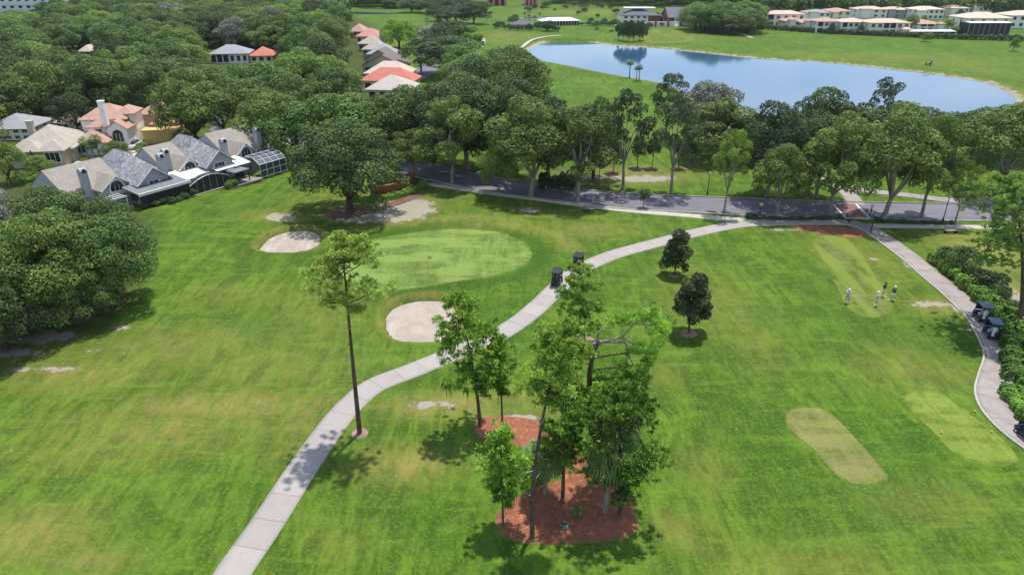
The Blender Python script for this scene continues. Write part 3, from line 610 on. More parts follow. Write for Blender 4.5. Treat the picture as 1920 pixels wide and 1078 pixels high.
# storm-bent pine: trunk to a fork, bare arching limbs that hang to the right
def bent_pine():
    x,y=P(1120,900); z0=hz1(x,y); e=empty('bent_pine_tree',(x,y,z0-.05),0,'storm-bent pine with pale bare limbs arching out to the right','tree'); r=np.random.default_rng(30)
    def at(px,py,dy=0.):
        yy=y+dy; z=ZT(0,yy,py); return ((px-CXp)/scl(0,yy,z)-x,dy,z-z0)
    mb=MB(); tk=[at(1120,905),at(1112,830),at(1106,760),at(1105,700),at(1112,660),at(1122,640)]; mb.tube([(0,0,-.3)]+tk[1:],[.26,.22,.2,.18,.16,.14],9)
    lim=MB(); ends=[]
    paths=[[(1122,640),(1122,622),(1136,613),(1158,613)],[(1122,640),(1150,640),(1172,642),(1180,668),(1192,690)],[(1122,640),(1165,630),(1190,605),(1207,602),(1212,625)],[(1190,605),(1220,608),(1245,612)],[(1122,640),(1100,650),(1080,665)],[(1165,630),(1192,645),(1195,660)]]
    for k,p in enumerate(paths):
        q=[at(a,b,.5*math.sin(k*2.1)*(i/len(p))) for i,(a,b) in enumerate(p)]; q=catmull(q,.3); lim.tube([tuple(v) for v in q],list(np.linspace(.10,.02,len(q))),6)
        for v in q[len(q)//3:]: ends.append((v+r.normal(size=3)*.35,.7))
    cl=[(1240,605,20),(1225,588,16),(1205,590,14),(1185,598,14),(1170,592,12),(1150,600,12),(1245,625,12),(1230,645,10),(1200,655,16),(1215,680,14),(1180,700,18),(1160,680,18),(1205,715,16),(1150,720,20),(1185,740,16),(1130,700,16),(1090,650,12),(1080,672,14),(1140,755,20),(1190,760,14),(1115,730,12),(1200,695,14),(1220,660,12),(1160,745,16)]
    C=[]
    for a,b,w_ in cl:
        for _ in range(int(w_*1.15)):
            C.append(np.array(at(a+r.normal()*w_*.55,b+r.normal()*w_*.4,r.normal()*.8)))
    C=np.array(C); n=34; c=np.repeat(C,n,0); tt=np.repeat(r.uniform(0,1,len(C)),n); d=rdir(r,len(c)); d[:,2]=d[:,2]*.8+.3; d/=np.linalg.norm(d,axis=1)[:,None]
    ln=(.28*r.uniform(.7,1.2,len(c)))[:,None]; s_=np.cross(d,rdir(r,len(c))); s_/=np.linalg.norm(s_,axis=1)[:,None]+1e-9; s_*=.030
    V=np.stack([c-s_*.35,c+s_*.35,c+d*ln+s_,c+d*ln-s_],1).reshape(-1,3)
    for a,b,w_ in cl[8:]:
        limb(mb,at(1108,b+12),at(a,b),.05,.02,r,.1,4,4)
    mesh_np('trunk',mb.v,mb.f,M['pbark'],e,True); mesh_np('bare_limb',lim.v,lim.f,M['deadwood'],e,True)
    mesh_np('crown',V,np.arange(len(V)).reshape(-1,4),M['pine'],e,False,dict(tint=np.repeat(tt,4)))
bent_pine()
# ---- palms
def palm_proto(seed,h,nf,fl,tr):
    r=np.random.default_rng(seed); mb=MB(); lx=r.uniform(-.2,.2)*h*.2; mb.tube([(0,0,-.2),(lx*.3,0,h*.35),(lx*.8,0,h*.75),(lx,0,h)],[tr*1.3,tr,tr*.95,tr*1.15],8)
    V=[];T=[]
    for i in range(nf):
        a=i*2.4; el=1.15-1.9*(i/nf)+r.uniform(-.1,.1); ax=np.array([math.cos(a)*math.cos(el),math.sin(a)*math.cos(el),math.sin(el)]); hub=np.array([lx,0,h])+ax*fl*.45; sd_=np.array([-math.sin(a),math.cos(a),0]); t=r.uniform(0,1)*(1 if i<nf*.8 else 0)
        mb.tube([(lx,0,h),tuple(hub)],[.03,.015],4)
        for j in range(11):
            b=(j-5)/5*1.25; d=ax*math.cos(b)+sd_*math.sin(b); d=d+np.array([0,0,-.12-abs(b)*.12]); d/=np.linalg.norm(d); e_=hub+d*fl*.62; dr=np.array([0,0,-fl*.16]); w_=np.cross(d,[0,0,1.]); w_/=np.linalg.norm(w_)+1e-6; w_*=fl*.05
            m_=hub+d*fl*.38; V+=[hub,m_-w_,e_+dr,m_+w_]; T+=[t]*4
    t=mesh_np('trunk',mb.v,mb.f,M['pale'],None,True); c=mesh_np('crown',np.array(V),np.arange(len(V)).reshape(-1,4),M['palm'],None,False,dict(tint=T))
    for o in(t,c): sc.collection.objects.unlink(o)
    return dict(t=t,c=c,h=h,rad=fl)
PALM=[palm_proto(1,5,26,1.3,.16),palm_proto(2,2.2,26,1.25,.11)]
def palm(px,py,top,wpx,label,k=0,group=None,name='palm_tree'):
    x,y=P(px,py); h=ZT(x,y,top)-hz1(x,y); return place(PALM[k],name,x,y,h*.85,wpx/2/scl(x,y,h),label,'palm tree',group)
palm(1180,146,112,17,'left of three slim palms on the near shore of the lake')
palm(1193,152,123,13,'middle of three slim palms on the near shore of the lake')
palm(1198,152,122,14,'right of three slim palms on the near shore of the lake')
palm(1022,925,845,84,'low fan palm in the lower mulch bed beside the tallest pine',1)
palm(1135,958,815,110,'cabbage palm with a grey shaggy trunk beneath the dense pine',1)
palm(1160,905,765,90,'fan palm crown tucked behind the cabbage palm',1)
palm(1008,885,840,64,'short fan palm at the left of the mulch bed behind the tall pine',1)
for a,b,c_,w_,l in [(170,310,257,26,'left of three palms in front of the pink roofed house'),(180,312,266,24,'middle of three palms in front of the pink roofed house'),(191,310,252,26,'right of three palms in front of the pink roofed house'),(22,300,243,30,'grey-trunked palm left of the tan tiled house')]: palm(a,b,c_,w_,l)
for i,(a,b,c_) in enumerate([(801,48,32),(816,47,29),(822,47,31),(984,40,22),(992,44,26),(1012,42,22),(1003,47,28)]): palm(a,b,c_,9,'slender far palm standing on the distant fairway',0,'far palms on the distant fairway')

# ---- individually seen trees near the road and the course
S=STREET; O_=OPEN
RT=[(777,333,236,72,S[0],'short pale-trunked tree on the verge nearest the brick wall',None),
 (847,345,178,112,S[1],'pale forked-trunk tree between the sidewalk and road, second from the brick wall',None),
 (935,362,272,66,S[2],'small green tree in front of the road beside a lamp post',None),
 (995,368,182,150,S[3],'big dense tree with a dark trunk at the middle of the near verge',None),
 (1084,377,188,128,S[0],'tall tree with a white trunk and light feathery crown near the bench','light'),
 (1357,400,238,84,O_[1],'sparse light green tree with a thin crown on the near verge','light2'),
 (1456,404,268,92,S[2],'round tree on the near verge left of the brick crossing',None),
 (1555,406,208,128,S[1],'forked dark-trunked tree immediately left of the brick crossing',None),
 (1655,413,196,150,S[3],'largest verge tree, just right of the brick crossing',None),
 (1728,405,200,96,S[0],'drooping tree overhanging the road right of the largest verge tree',None),
 (815,305,152,120,FOREST[0],'dark tree beyond the road, left of the forked brown trunk',None),
 (765,292,165,130,FOREST[2],'dark tree beyond the road where it meets the wood',None),
 (877,318,146,150,S[2],'tree beyond the road with a brown forked trunk',"dk"),
 (940,322,150,130,FOREST[1],'full crowned tree beyond the road behind the small green tree',None),
 (1030,345,178,120,S[1],'dark tree beyond the road beside the black hedge','dk'),
 (1112,335,185,90,FOREST[3],'dark crown behind the white-trunked tree','dk'),
 (1168,354,166,112,O_[0],'open tree with pale forking limbs across the road',None),
 (1258,363,172,112,O_[1],'open tree with a V-shaped pale trunk across the road',None),
 (1437,371,190,110,S[3],'dark tree across the road left of the far path',"dk"),
 (1530,371,205,110,S[0],'dark tree across the road beside the far path',"dk"),
 (1872,366,190,150,S[2],'broad leaning tree on the lawn across the road at the right',None),
 (1340,300,182,120,S[1],'leafy tree behind the thin light tree, on the lake side lawn',None),
 (1395,300,215,80,FOREST[2],'round green crown between the lawn and the lake',None),
 (1535,290,164,108,FOREST[4],'dense dark rounded tree standing out against the lake',None),
 (1637,290,144,86,O_[0],'airy dark tree rising against the lake',None),
 (1247,262,134,84,O_[1],'flat-topped open tree at the left end of the lake shore row',None),
 (1322,270,150,118,FOREST[1],'greyish round tree at the lake shore behind the street trees','grey'),
 (1600,300,200,130,FOREST[0],'wide tree in the lakeside row behind the largest verge tree',None),
 (1690,305,192,140,FOREST[3],'wide tree in the lakeside row right of the airy dark tree',None),
 (1760,300,210,120,FOREST[1],'green tree in the lakeside row near the right',None),
 (1820,300,204,110,FOREST[2],'tree in the lakeside row second from the right edge',None),
 (1900,296,192,130,FOREST[4],'tree in the lakeside row at the right edge',None),
 (1470,300,208,110,FOREST[0],'low tree in the lakeside row left of the dense rounded tree',None),
 (1790,420,300,70,O_[0],'thin half-bare tree with pale limbs above the hedge at the right','light2'),
 (1206,390,352,26,YOUNG[0],'small dark conifer-like sapling on the near verge','dk'),
 (1291,627,507,80,SMALL[0],'larger of the two round dark trees on the course, in a mulch ring',None),
 (1264,514,427,60,SMALL[1],'smaller round dark tree beside the cart path',None),
 (338,236,150,64,FOREST[2],'oak crown just right of the yellow garage roof',None),
 (372,276,146,130,FOREST[0],'large billowing oak right of the yellow garage','road'),
 (425,262,150,120,FOREST[3],'large oak left of the asphalt court',"road"),
 (515,292,165,130,FOREST[1],'oak over the right end of the townhouse row','road'),
 (560,300,190,120,FOREST[4],'oak behind the great round oak on its left',None),
 (640,300,170,150,FOREST[0],'oak directly behind the great round oak',None),
 (700,300,180,110,FOREST[3],'oak between the great round oak and the road bend',"road"),
 (148,250,175,70,FOREST[2],'dark oak between the tan and the pink roofed houses','dark'),
 (657,397,224,232,BIG[0],'great round oak in front of the curved brick wall',None),
 (848,143,66,164,FOREST[1],'spreading oak beside the dark driveway past the red roofs','dk'),
 (790,140,72,80,O_[1],'pale-limbed open oak left of the spreading oak',None),
 (748,92,33,78,FOREST[1],'bright green rounded tree beside the pink roofs','bright'),
 (850,104,40,118,FOREST[3],'dark mixed crown behind the spreading oak',"dk"),
 (876,105,46,70,FOREST[0],'yellow-green topped tree at the edge of the far fairway','bright'),
 (810,80,48,70,FOREST[2],'greyish tree behind the bright rounded tree','grey')]
LM={'light':'road','road':'road','light2':'bright','dk':'dark','grey':'grey','bright':'bright'}
for px,py,t,w_,pr,l,mm in RT:
    nm='street_tree' if pr in STREET+OPEN else ('oak_tree' if pr in FOREST+BIG else 'small_tree')
    tree_px(pr,px,py,t,w_,nm,l,leafm=M[LM.get(mm,mm)] if mm else None)
for i,(a,b,t) in enumerate([(1195,316,262),(1222,316,256),(1272,316,258),(1297,308,255),(1115,331,258),(1123,336,262),(1130,308,255),(1150,323,262)]):
    tree_px(YOUNG[i%2],a,b,t,30,'young_tree','slim young tree on the lawn across the road, in a row under the big crowns','young trees across the road',leafm=M['dark'])
# big oaks of the left edge
for a,b,t,w_,l,mm in [(222,575,402,190,'dark oak at the tip of the left group, overhanging the fairway',None),(120,600,395,230,'broad oak in the middle of the left group','m'),(10,655,470,230,'lowest oak of the left group, at the picture edge',None),(120,520,352,220,'tall oak at the back of the left group, next to the townhouses',None),(215,500,372,150,'oak of the left group touching the grey roofed porch',None),(15,545,340,170,'mossy grey oak at the left edge','g'),(20,600,420,200,'leafy oak at the left edge below the mossy one','m'),(-80,560,380,200,'oak cut by the left edge',None),(-60,700,540,160,'oak below at the left picture edge',None),(175,600,470,150,'low front oak of the left group, above the red soil',None)]:
    tree_px(BIG[abs(a)%3],a,b,t,w_,'oak_tree',l,leafm=M['grey'] if mm=='g' else (M['road'] if mm=='m' else None))

# ---- the wood: individuals for the nearest 300, one mass beyond
CLEAR=[(-5,-5,66,21),(30,236,140,308),(155,192,254,296),(262,198,298,252),(272,243,345,278),(393,84,466,110),(468,88,510,104),(654,48,716,76),(676,72,748,112),(682,100,772,168),(768,120,806,150),(432,214,500,250),(155,84,168,106),(108,206,134,238),(0,214,60,246),(145,300,520,400),(908,-10,1012,9)]
def hit(x0,y0,x1,y1): return any(x0<c[2] and x1>c[0] and y0<c[3] and y1>c[1] for c in CLEAR)
FP=W([(-800,-20),(575,7),(640,32),(652,60),(660,100),(676,170),(700,190),(760,175),(860,150),(950,150),(1000,180),(1010,225),(900,262),(760,292),(700,292),(560,258),(520,238),(430,208),(335,262),(260,262),(150,245),(30,245),(-60,330),(-500,330)])
FP2=W([(-600,-45),(560,-22),(590,16),(780,16),(880,10),(900,7),(1130,9),(1190,14),(1400,16),(1440,30),(2200,34),(2900,-45)])
FP3=W([(1280,60),(1300,50),(1420,50),(1425,62),(1350,68),(1300,66)])
cands=[]; rf=np.random.default_rng(77)
y=118.
while y<1100:
    hw=y*.80+15; stp=9.6+ y*.008; x=-hw
    while x<hw:
        xx=x+rf.uniform(-.33,.33)*stp; yy=y+rf.uniform(-.33,.33)*stp
        cands.append((xx,yy,rf.uniform(10.5,14.5),stp*rf.uniform(.62,.85))); x+=stp
    y+=stp*.95
ca_=np.array(cands); inn=(sdist(ca_[:,0],ca_[:,1],FP)<0)|(sdist(ca_[:,0],ca_[:,1],FP2)<0)|(sdist(ca_[:,0],ca_[:,1],FP3)<0)
near=[];far=[]
for (x,y,h,rad),i_ in zip(cands,inn):
    if not i_: continue
    s=scl(x,y,h*.5); cx,by=Q(x,y,h*.3); _,ty=Q(x,y,h)
    if cx<-rad*s-30 or cx>1950+rad*s or by<-12: continue
    if hit(cx-rad*s*.85,ty+2,cx+rad*s*.85,by): continue
    (near if len(near)<290 else far).append((x,y,h,rad))
LAND=[(30,15,'the office block'),(430,95,'the grey house'),(490,97,'the orange roof'),(162,95,'the half hidden pinkish house'),(90,265,'the tan house'),(205,240,'the pink roofed house'),(300,220,'the yellow garage'),(470,240,'the asphalt court'),(690,60,'the pink roofs'),(725,130,'the orange-red roof'),(20,235,'the white house'),(300,60,'the middle of the wood'),(580,60,'the far wood edge'),(600,200,'the great round oak'),(850,190,'the road trees'),(250,140,'the pink house chimney'),(560,140,'the near roof row')]
KIND=[('full dark green oak crown merging into the wood behind the houses',None,.54),('mid green billowing oak in the wood behind the houses','road',.32),('pale mossy grey tree standing out in the wood','grey',.02),('yellow-green rounded tree brighter than the rest of the wood','bright',.04),('deep shadowy green oak in the wood','dark',.08)]
for x,y,h,rad in near:
    q=rf.random(); 
    for l,mm,pq in KIND:
        if q<pq: break
        q-=pq
    cx,cy=Q(x,y,h*.6); lx,ly,ln_=min(LAND,key=lambda q:((q[0]-cx)**2+((q[1]-cy)*2)**2)); rel='just above' if cy<ly and abs(cx-lx)<25 else ('left of' if cx<lx else 'right of')
    if abs(cx-lx)>60: rel='well '+rel
    l2=l.replace(' merging into the wood behind the houses','').replace(' in the wood behind the houses','').replace(' standing out in the wood','').replace(' brighter than the rest of the wood','').replace(' in the wood','')+' in the wood %s %s'%(rel,ln_)
    place(FOREST[int(rf.integers(5))],'oak_tree',x,y,h,rad,l2,'tree','oaks of the wood: '+l.split(' in ')[0].split(' merging')[0],leafm=M[mm] if mm else None)
r=np.random.default_rng(5); protos=[]
for i in range(5):
    lb=[(r.normal()*.36,r.normal()*.36,r.uniform(.45,.85)-.0,r.uniform(.22,.36)) for _ in range(14)]; protos.append(crown_arrays(lb,430,.15,r,.9,.7))
Vs=[];Ts=[]
for x,y,h,rad in far:
    V,_,T=protos[int(r.integers(5))]; a=r.uniform(0,6.28); c,s=math.cos(a),math.sin(a)
    Vs.append(np.c_[(V[:,0]*c-V[:,1]*s)*rad*1.35+x,(V[:,0]*s+V[:,1]*c)*rad*1.35+y,V[:,2]*h+float(hz(x,y))]); Ts.append(np.clip(T*.8+r.uniform(-.25,.25),0,1))
V=np.concatenate(Vs); o=mesh_np('distant_wood',V,np.arange(len(V)).reshape(-1,4),M['oak'],None,False,dict(tint=np.concatenate(Ts)))
tag(o,'distant wood of dark crowns fading toward the top of the view','woodland',None,'stuff'); print('forest',len(near),len(far))
# scattered far trees on the distant fairways
FT=[(1104,48,40,16),(1116,50,42,18),(1128,48,39,18),(1140,49,40,16),(1150,50,38,18),(1133,44,34,14),(1096,24,15,14),(1085,28,20,12),(1165,34,22,18),(1155,26,16,16),(935,50,40,20),(955,56,46,16),(972,57,46,20),(992,57,45,18),(1025,56,44,22),(1036,56,47,14),(1045,60,50,14),(966,36,27,14),(990,24,12,18),(1025,14,5,22),(1120,13,4,26),(1075,11,3,24),(1270,44,30,20),(1180,48,40,14),(1146,62,56,10),(1120,58,52,12),(1232,36,24,14),(1095,17,8,24),(1060,17,9,14),(1145,19,11,12),(1017,19,10,12),(1002,18,8,14),(1040,22,16,8),(920,29,21,9),(930,53,43,16),(963,46,30,26),(940,50,40,18),(1028,58,38,32),(1108,42,33,12),(1120,35,26,10),(1130,18,10,10),(1188,22,14,12),(1152,44,36,12),(1240,50,42,10),(1120,46,39,14),(1090,48,42,12),(980,52,38,20),(1008,54,42,18),(1018,52,40,14),(946,54,46,10)]
for a,b,t,w_ in FT: tree_px(FOREST[a%5],a,b,t,w_,'distant_tree','small dark tree dotted over the distant fairway near the clubhouse','trees dotted over the distant fairway',leafm=M['dark'])
for a,b,t,w_ in [(772,24,-2,60),(805,26,-2,56),(835,30,0,60),(856,44,8,74),(888,46,4,66),(840,47,16,60),(905,24,2,44),(740,17,-4,50),(865,26,-2,60),(820,40,10,50)]: tree_px(FOREST[a%5],a,b,t,w_,'oak_tree','big dark tree on the far fairway, %s'%['leftmost and partly cut by the top edge','second from the left','behind the front two','rounded one in front, middle','right hand front one','low one at the middle front','farthest right','left behind the pink roofs','tall one at the back right','low front one above the bright tree'][[772,805,835,856,888,840,905,740,865,820].index(a)],'clump on the far fairway',leafm=M['dark'])
for a,b,t,w_ in [(1160,74,43,18),(1168,76,40,20),(1178,77,38,22),(1188,77,40,20),(1198,76,39,22),(1206,74,43,18),(1217,56,42,16)]: tree_px(FOREST[a%5],a,b,t,w_,'lakeside_tree','dark tree in the tight clump at the far lake shore','clump at the far lake shore',leafm=M['dark'])
for a,b,t,w_ in [(1335,54,6,70),(1370,58,4,90),(1400,56,5,60),(1425,50,14,40),(1320,57,16,60)]: tree_px(FOREST[a%5],a,b,t,w_,'oak_tree','huge grey-green oak in the group between clubhouse and villas','great oaks between clubhouse and villas',leafm=M['oak'])
for a,b,t,w_ in [(1478,52,42,9),(1502,56,46,8),(1557,66,44,14),(1594,62,44,11),(1611,67,46,15),(1690,68,54,8),(1696,66,48,9),(1466,50,40,8),(1798,38,18,18)]: tree_px(FOREST[a%5],a,b,t,w_,'garden_tree','dark cypress-like tree against the villa walls','dark trees along the villas',leafm=M['dark'])
for a,b,t,w_ in [(1708,56,26,24),(1775,58,36,24),(1792,66,50,24),(1677,34,14,22),(1730,45,28,14),(1835,44,30,14)]: tree_px(FOREST[a%5],a,b,t,w_,'garden_tree','bright green garden tree between the villas','bright garden trees between the villas',leafm=M['bright'])
tree_px(FOREST[1],1735,80,62,24,'small_tree','small round tree on the far fairway below the white porch roof',leafm=M['road']); tree_px(FOREST[2],1899,97,70,18,'small_tree','small single tree on the far fairway near the right edge',leafm=M['road'])
tree_px(FOREST[3],222,305,263,44,'garden_tree','bushy green tree in front of the pink roofed house',leafm=M['road']); tree_px(FOREST[1],78,328,290,44,'garden_tree','green shrub tree in front of the tan tiled house',leafm=M['road'])
tree_px(FOREST[0],20,345,262,60,'garden_tree','leafy tree at the left edge below the tan tiled house',leafm=M['road'])
for i,(a,b,t) in enumerate([(68,318,280),(103,300,283)]): tree_px(SMALL[i],a,b,t,6,'cypress_tree','thin dark cypress %s of the tan tiled house'%('at the left front' if i==0 else 'by the window'),leafm=M['dark'])

# ---- hedges and shrubs
def hedge(name,pts,w_,h,label,leafm='hedge',n=9000,leaf=.2,cat='hedge',wob=.15,seed=3,smooth_pts=True):
    r=np.random.default_rng(seed); c=catmull(np.asarray(pts),.5) if smooth_pts else np.asarray(pts); t=np.gradient(c,axis=0); t/=np.linalg.norm(t,axis=1)[:,None]; nr=np.c_[-t[:,1],t[:,0]]; L_=len(c)
    k=r.uniform(0,L_-1,n); i=k.astype(int); f=(k-i)[:,None]; i2=np.minimum(i+1,L_-1); base=c[i]*(1-f)+c[i2]*f; nn=nr[i]
    a=r.uniform(-.15,PI+.15,n); wv=1+wob*np.sin(k*.9)+wob*.7*np.sin(k*2.3+1)
    ca_,sa_=np.cos(a),np.sin(a); sx=np.sign(ca_)*np.abs(ca_)**.45; sz=np.sign(sa_)*np.abs(sa_)**.45; rr=1-.18*r.random(n)
    q=base+nn*(sx*w_/2*rr*wv)[:,None]; z=hz(q[:,0],q[:,1])+np.maximum(sz,0)*h*rr*wv
    nm=np.c_[nn*ca_[:,None],sa_]+rdir(r,n)*.7; nm/=np.linalg.norm(nm,axis=1)[:,None]
    V,Fq,T=leafquads(np.c_[q,z],nm,leaf,r,.8)
    o=mesh_np(name,V,Fq,M[leafm],None,False,dict(tint=T)); return tag(o,label,cat)
hedge('hedge',W([(1755,492),(1790,520),(1830,555),(1868,590),(1895,625),(1905,655)]),2.4,1.2,'long clipped hedge along the right cart path behind the parked carts',n=16000)
hedge('hedge',W([(1912,648),(1915,680),(1918,715),(1932,722)]),3.2,1.2,'wide bright hedge block at the right edge of the path bend',n=12000,seed=5)
hedge('hedge',W([(1900,738),(1915,765),(1940,795)]),2.2,1.,'low hedge block at the right edge nearest the camera',n=8000,seed=6)
hedge('hedge',W([(655,374),(690,378),(730,374),(765,366),(790,355),(797,346)]),1.2,.9,'clipped curved hedge in front of the brick wall',n=9000,leaf=.17,seed=7)
hedge('hedge',W([(690,352),(730,350),(760,343),(775,338)]),1.,1.1,'dark hedge behind the curved brick wall','oak',n=4000,seed=8)
hedge('hedge',W([(1012,347),(1040,349),(1078,350)]),2.2,2.0,'dark block hedge across the road beside the bare soil','dark',n=6000,leaf=.25,seed=9)
hedge('hedge',W([(15,345),(60,338),(118,328)]),2.,.9,'long green hedge by the pale driveway at the left',n=4500,leaf=.25,seed=10)
hedge('hedge',W([(1420,56),(1500,60),(1600,67),(1700,71),(1800,74),(1960,76)]),3.,2.2,'dark low hedge running in front of the villas','dark',n=9000,leaf=.8,seed=11)
hedge('hedge',W([(1398,407),(1440,411),(1500,413),(1580,411)]),1.0,.3,'low dark ground hedge on the verge left of the crossing','dark',n=5000,leaf=.2,seed=12)
hedge('hedge',W([(1640,413),(1700,416),(1790,417)]),1.,.3,'low dark ground hedge on the verge right of the crossing','dark',n=4500,leaf=.2,seed=13)
def shrub(px,py,wpx,hpx,label,leafm='hedge',n=2500,leaf=.2,group=None,seed=0,name='shrub'):
    r=np.random.default_rng(seed+int(px)); x,y=P(px,py); s=scl(x,y); R_=wpx/2/s; H_=hpx/s
    lb=[(r.normal()*R_*.42,r.normal()*R_*.42,H_*r.uniform(.3,.62),min(R_,H_)*r.uniform(.35,.6)) for _ in range(14)]
    V,Fq,T=crown_arrays(lb,n,leaf,r,.7,.85); o=mesh_np(name,V,Fq,M[leafm],None,False,dict(tint=T)); o.location=(x,y,hz1(x,y)); return tag(o,label,'shrub',group)
for a,b,w_,h_,l,mm,n in [(1800,512,70,56,'tall dark bush at the top end of the right hedge','oak',5000),(1845,545,60,42,'dark leafy bush in the middle behind the right hedge','dark',4000),(1872,565,50,36,'dark bush behind the parked carts','oak',3500),(1780,495,40,30,'small bush at the upper tip of the right hedge','oak',2500),(1893,590,40,30,'bush at the foot of the right edge pine','road',2500),
 (437,354,26,20,'round green bush between the screen enclosure and the deck','hedge',2200),(263,390,28,26,'dark round bush at the left corner of the flat roofed porch','road',1800),(505,330,16,12,'small bush in front of the pool cage','hedge',900),(345,384,60,14,'low planting along the screened porch','dark',2500),(300,396,60,14,'low planting left of the screened porch','dark',2500),(268,284,20,18,'bright shrub beside the yellow garage','hedge',1200),(288,290,20,14,'clipped round shrub on the driveway','dark',1200),(1060,985,14,10,'grey-green tuft plant in the mulch','grey',300),(1080,960,18,12,'leafy tuft in the lower mulch bed','palm',300)]: shrub(a,b,w_,h_,l,mm,n)
# ---------------------------------------------------------------- buildings
def wing_walls(mb,cx,cy,w_,d,z0,z1): mb.box(cx-w_/2,cx+w_/2,cy-d/2,cy+d/2,z0,z1)
def hip(mb,cx,cy,w_,d,z,rise,oh=.5,th=.18):
    W2=w_/2+oh; D2=d/2+oh; r=min(W2,D2); z0=z-.05
    if W2>=D2: a=(cx-(W2-D2),cy,z0+rise); b=(cx+(W2-D2)+.01,cy,z0+rise)
    else: a=(cx,cy-(D2-W2),z0+rise); b=(cx,cy+(D2-W2)+.01,z0+rise)
    c=[(cx-W2,cy-D2,z0),(cx+W2,cy-D2,z0),(cx+W2,cy+D2,z0),(cx-W2,cy+D2,z0)]; e=[(p[0],p[1],p[2]-th) for p in c]
    V=c+[a,b]+e
    fs=[(0,1,5,4),(1,2,5),(2,3,4,5),(3,0,4)] if W2>=D2 else [(0,1,4),(1,2,5,4),(2,3,5),(3,0,4,5)]
    fs+=[(6,7,1,0),(7,8,2,1),(8,9,3,2),(9,6,0,3),(9,8,7,6)]; mb.add(V,fs)
def gable(mb,wb,cx,cy,w_,d,z,rise,axis='x',oh=.4,th=.16):
    """slab roof with its ridge along axis; wb receives the gable wall triangles"""
    def tr(p): return (cx+p[0],cy+p[1],p[2]) if axis=='x' else (cx-p[1],cy+p[0],p[2])
    L2=(w_ if axis=='x' else d)/2; H2=(d if axis=='x' else w_)/2; sl_=rise/H2; zo=z-sl_*oh
    for s in(1,-1):
        poly=[(-L2-oh,0,z+rise),(L2+oh,0,z+rise),(L2+oh,s*(H2+oh),zo),(-L2-oh,s*(H2+oh),zo)]
        mb.prism([tr(p) for p in poly],(0,0,th))
    for s in(1,-1):
        x=s*(L2-.01); wb.prism([tr(p) for p in ((x,-H2+.02,z-.02),(x,H2-.02,z-.02),(x,0,z+rise-.04))],tuple(np.subtract(tr((x-s*.15,0,0)),tr((x,0,0)))))
def window(par,x,y,z,w_,h,ang=0,frame='white',arch=False,name='window',pane='glass',bars=True,fr=.12):
    """wall opening facing direction ang (0 = facing -y)"""
    def T(u,v,o): c,s=math.cos(ang),math.sin(ang); return (x+u*c+o*s,y+u*s-o*c,z+v)
    if arch: prof=[(-w_/2,-h/2),(w_/2,-h/2)]+[(w_/2*math.cos(t),h/2-w_/2*.0+ (w_/2)*math.sin(t)-w_/2*.2) for t in np.linspace(0,PI,11)]
    else: prof=[(-w_/2,-h/2),(w_/2,-h/2),(w_/2,h/2),(-w_/2,h/2)]
    off=np.subtract(T(0,0,.04),T(0,0,0)); mb=MB(); mb.prism([T(u,v,.0) for u,v in prof],tuple(off)); o=mb.build(name,M[pane],par)
    if frame:
        f=MB(); n=len(prof); cv=sum(p[1] for p in prof)/n; pr2=[(u*(1+2*fr/w_),cv+(v-cv)*(1+2*fr/h)) for u,v in prof]
        for i in range(n):
            a,b,c2,d2=prof[i],prof[(i+1)%n],pr2[(i+1)%n],pr2[i]; f.prism([T(a[0],a[1],-.005),T(b[0],b[1],-.005),T(c2[0],c2[1],-.005),T(d2[0],d2[1],-.005)],tuple(np.subtract(T(0,0,.08),T(0,0,0))))
        if bars: 
            for u in ((0,) if w_<1.6 else (-w_/6,w_/6)): f.prism([T(u-.03,-h/2,.042),T(u+.03,-h/2,.042),T(u+.03,h/2,.042),T(u-.03,h/2,.042)],tuple(np.subtract(T(0,0,.03),T(0,0,0))))
        f.build('frame',M[frame],o)
    return o
def chimney(par,x,y,z0,z1,w_=.9,m='stuccogrey',arch=True):
    mb=MB(); mb.box(x-w_/2,x+w_/2,y-w_/2,y+w_/2,z0,z1); mb.box(x-w_*.6,x+w_*.6,y-w_*.6,y+w_*.6,z1+.003,z1+.15)
    if arch: mb.tube([(x-w_*.5,y,z1+.1),(x+w_*.5,y,z1+.1)],w_*.5,12)
    c=mb.build('chimney',M[m],par)
    if arch:
        f=MB(); f.prism([(x+w_*.3*math.cos(t),y-w_*.52,z1+.1+w_*.4*math.sin(t)) for t in np.linspace(0,PI,9)]+[(x-w_*.3,y-w_*.52,z1-.1),(x+w_*.3,y-w_*.52,z1-.1)],(0,-.1,0)); f.build('flue_opening',M['black'],c)
    return c
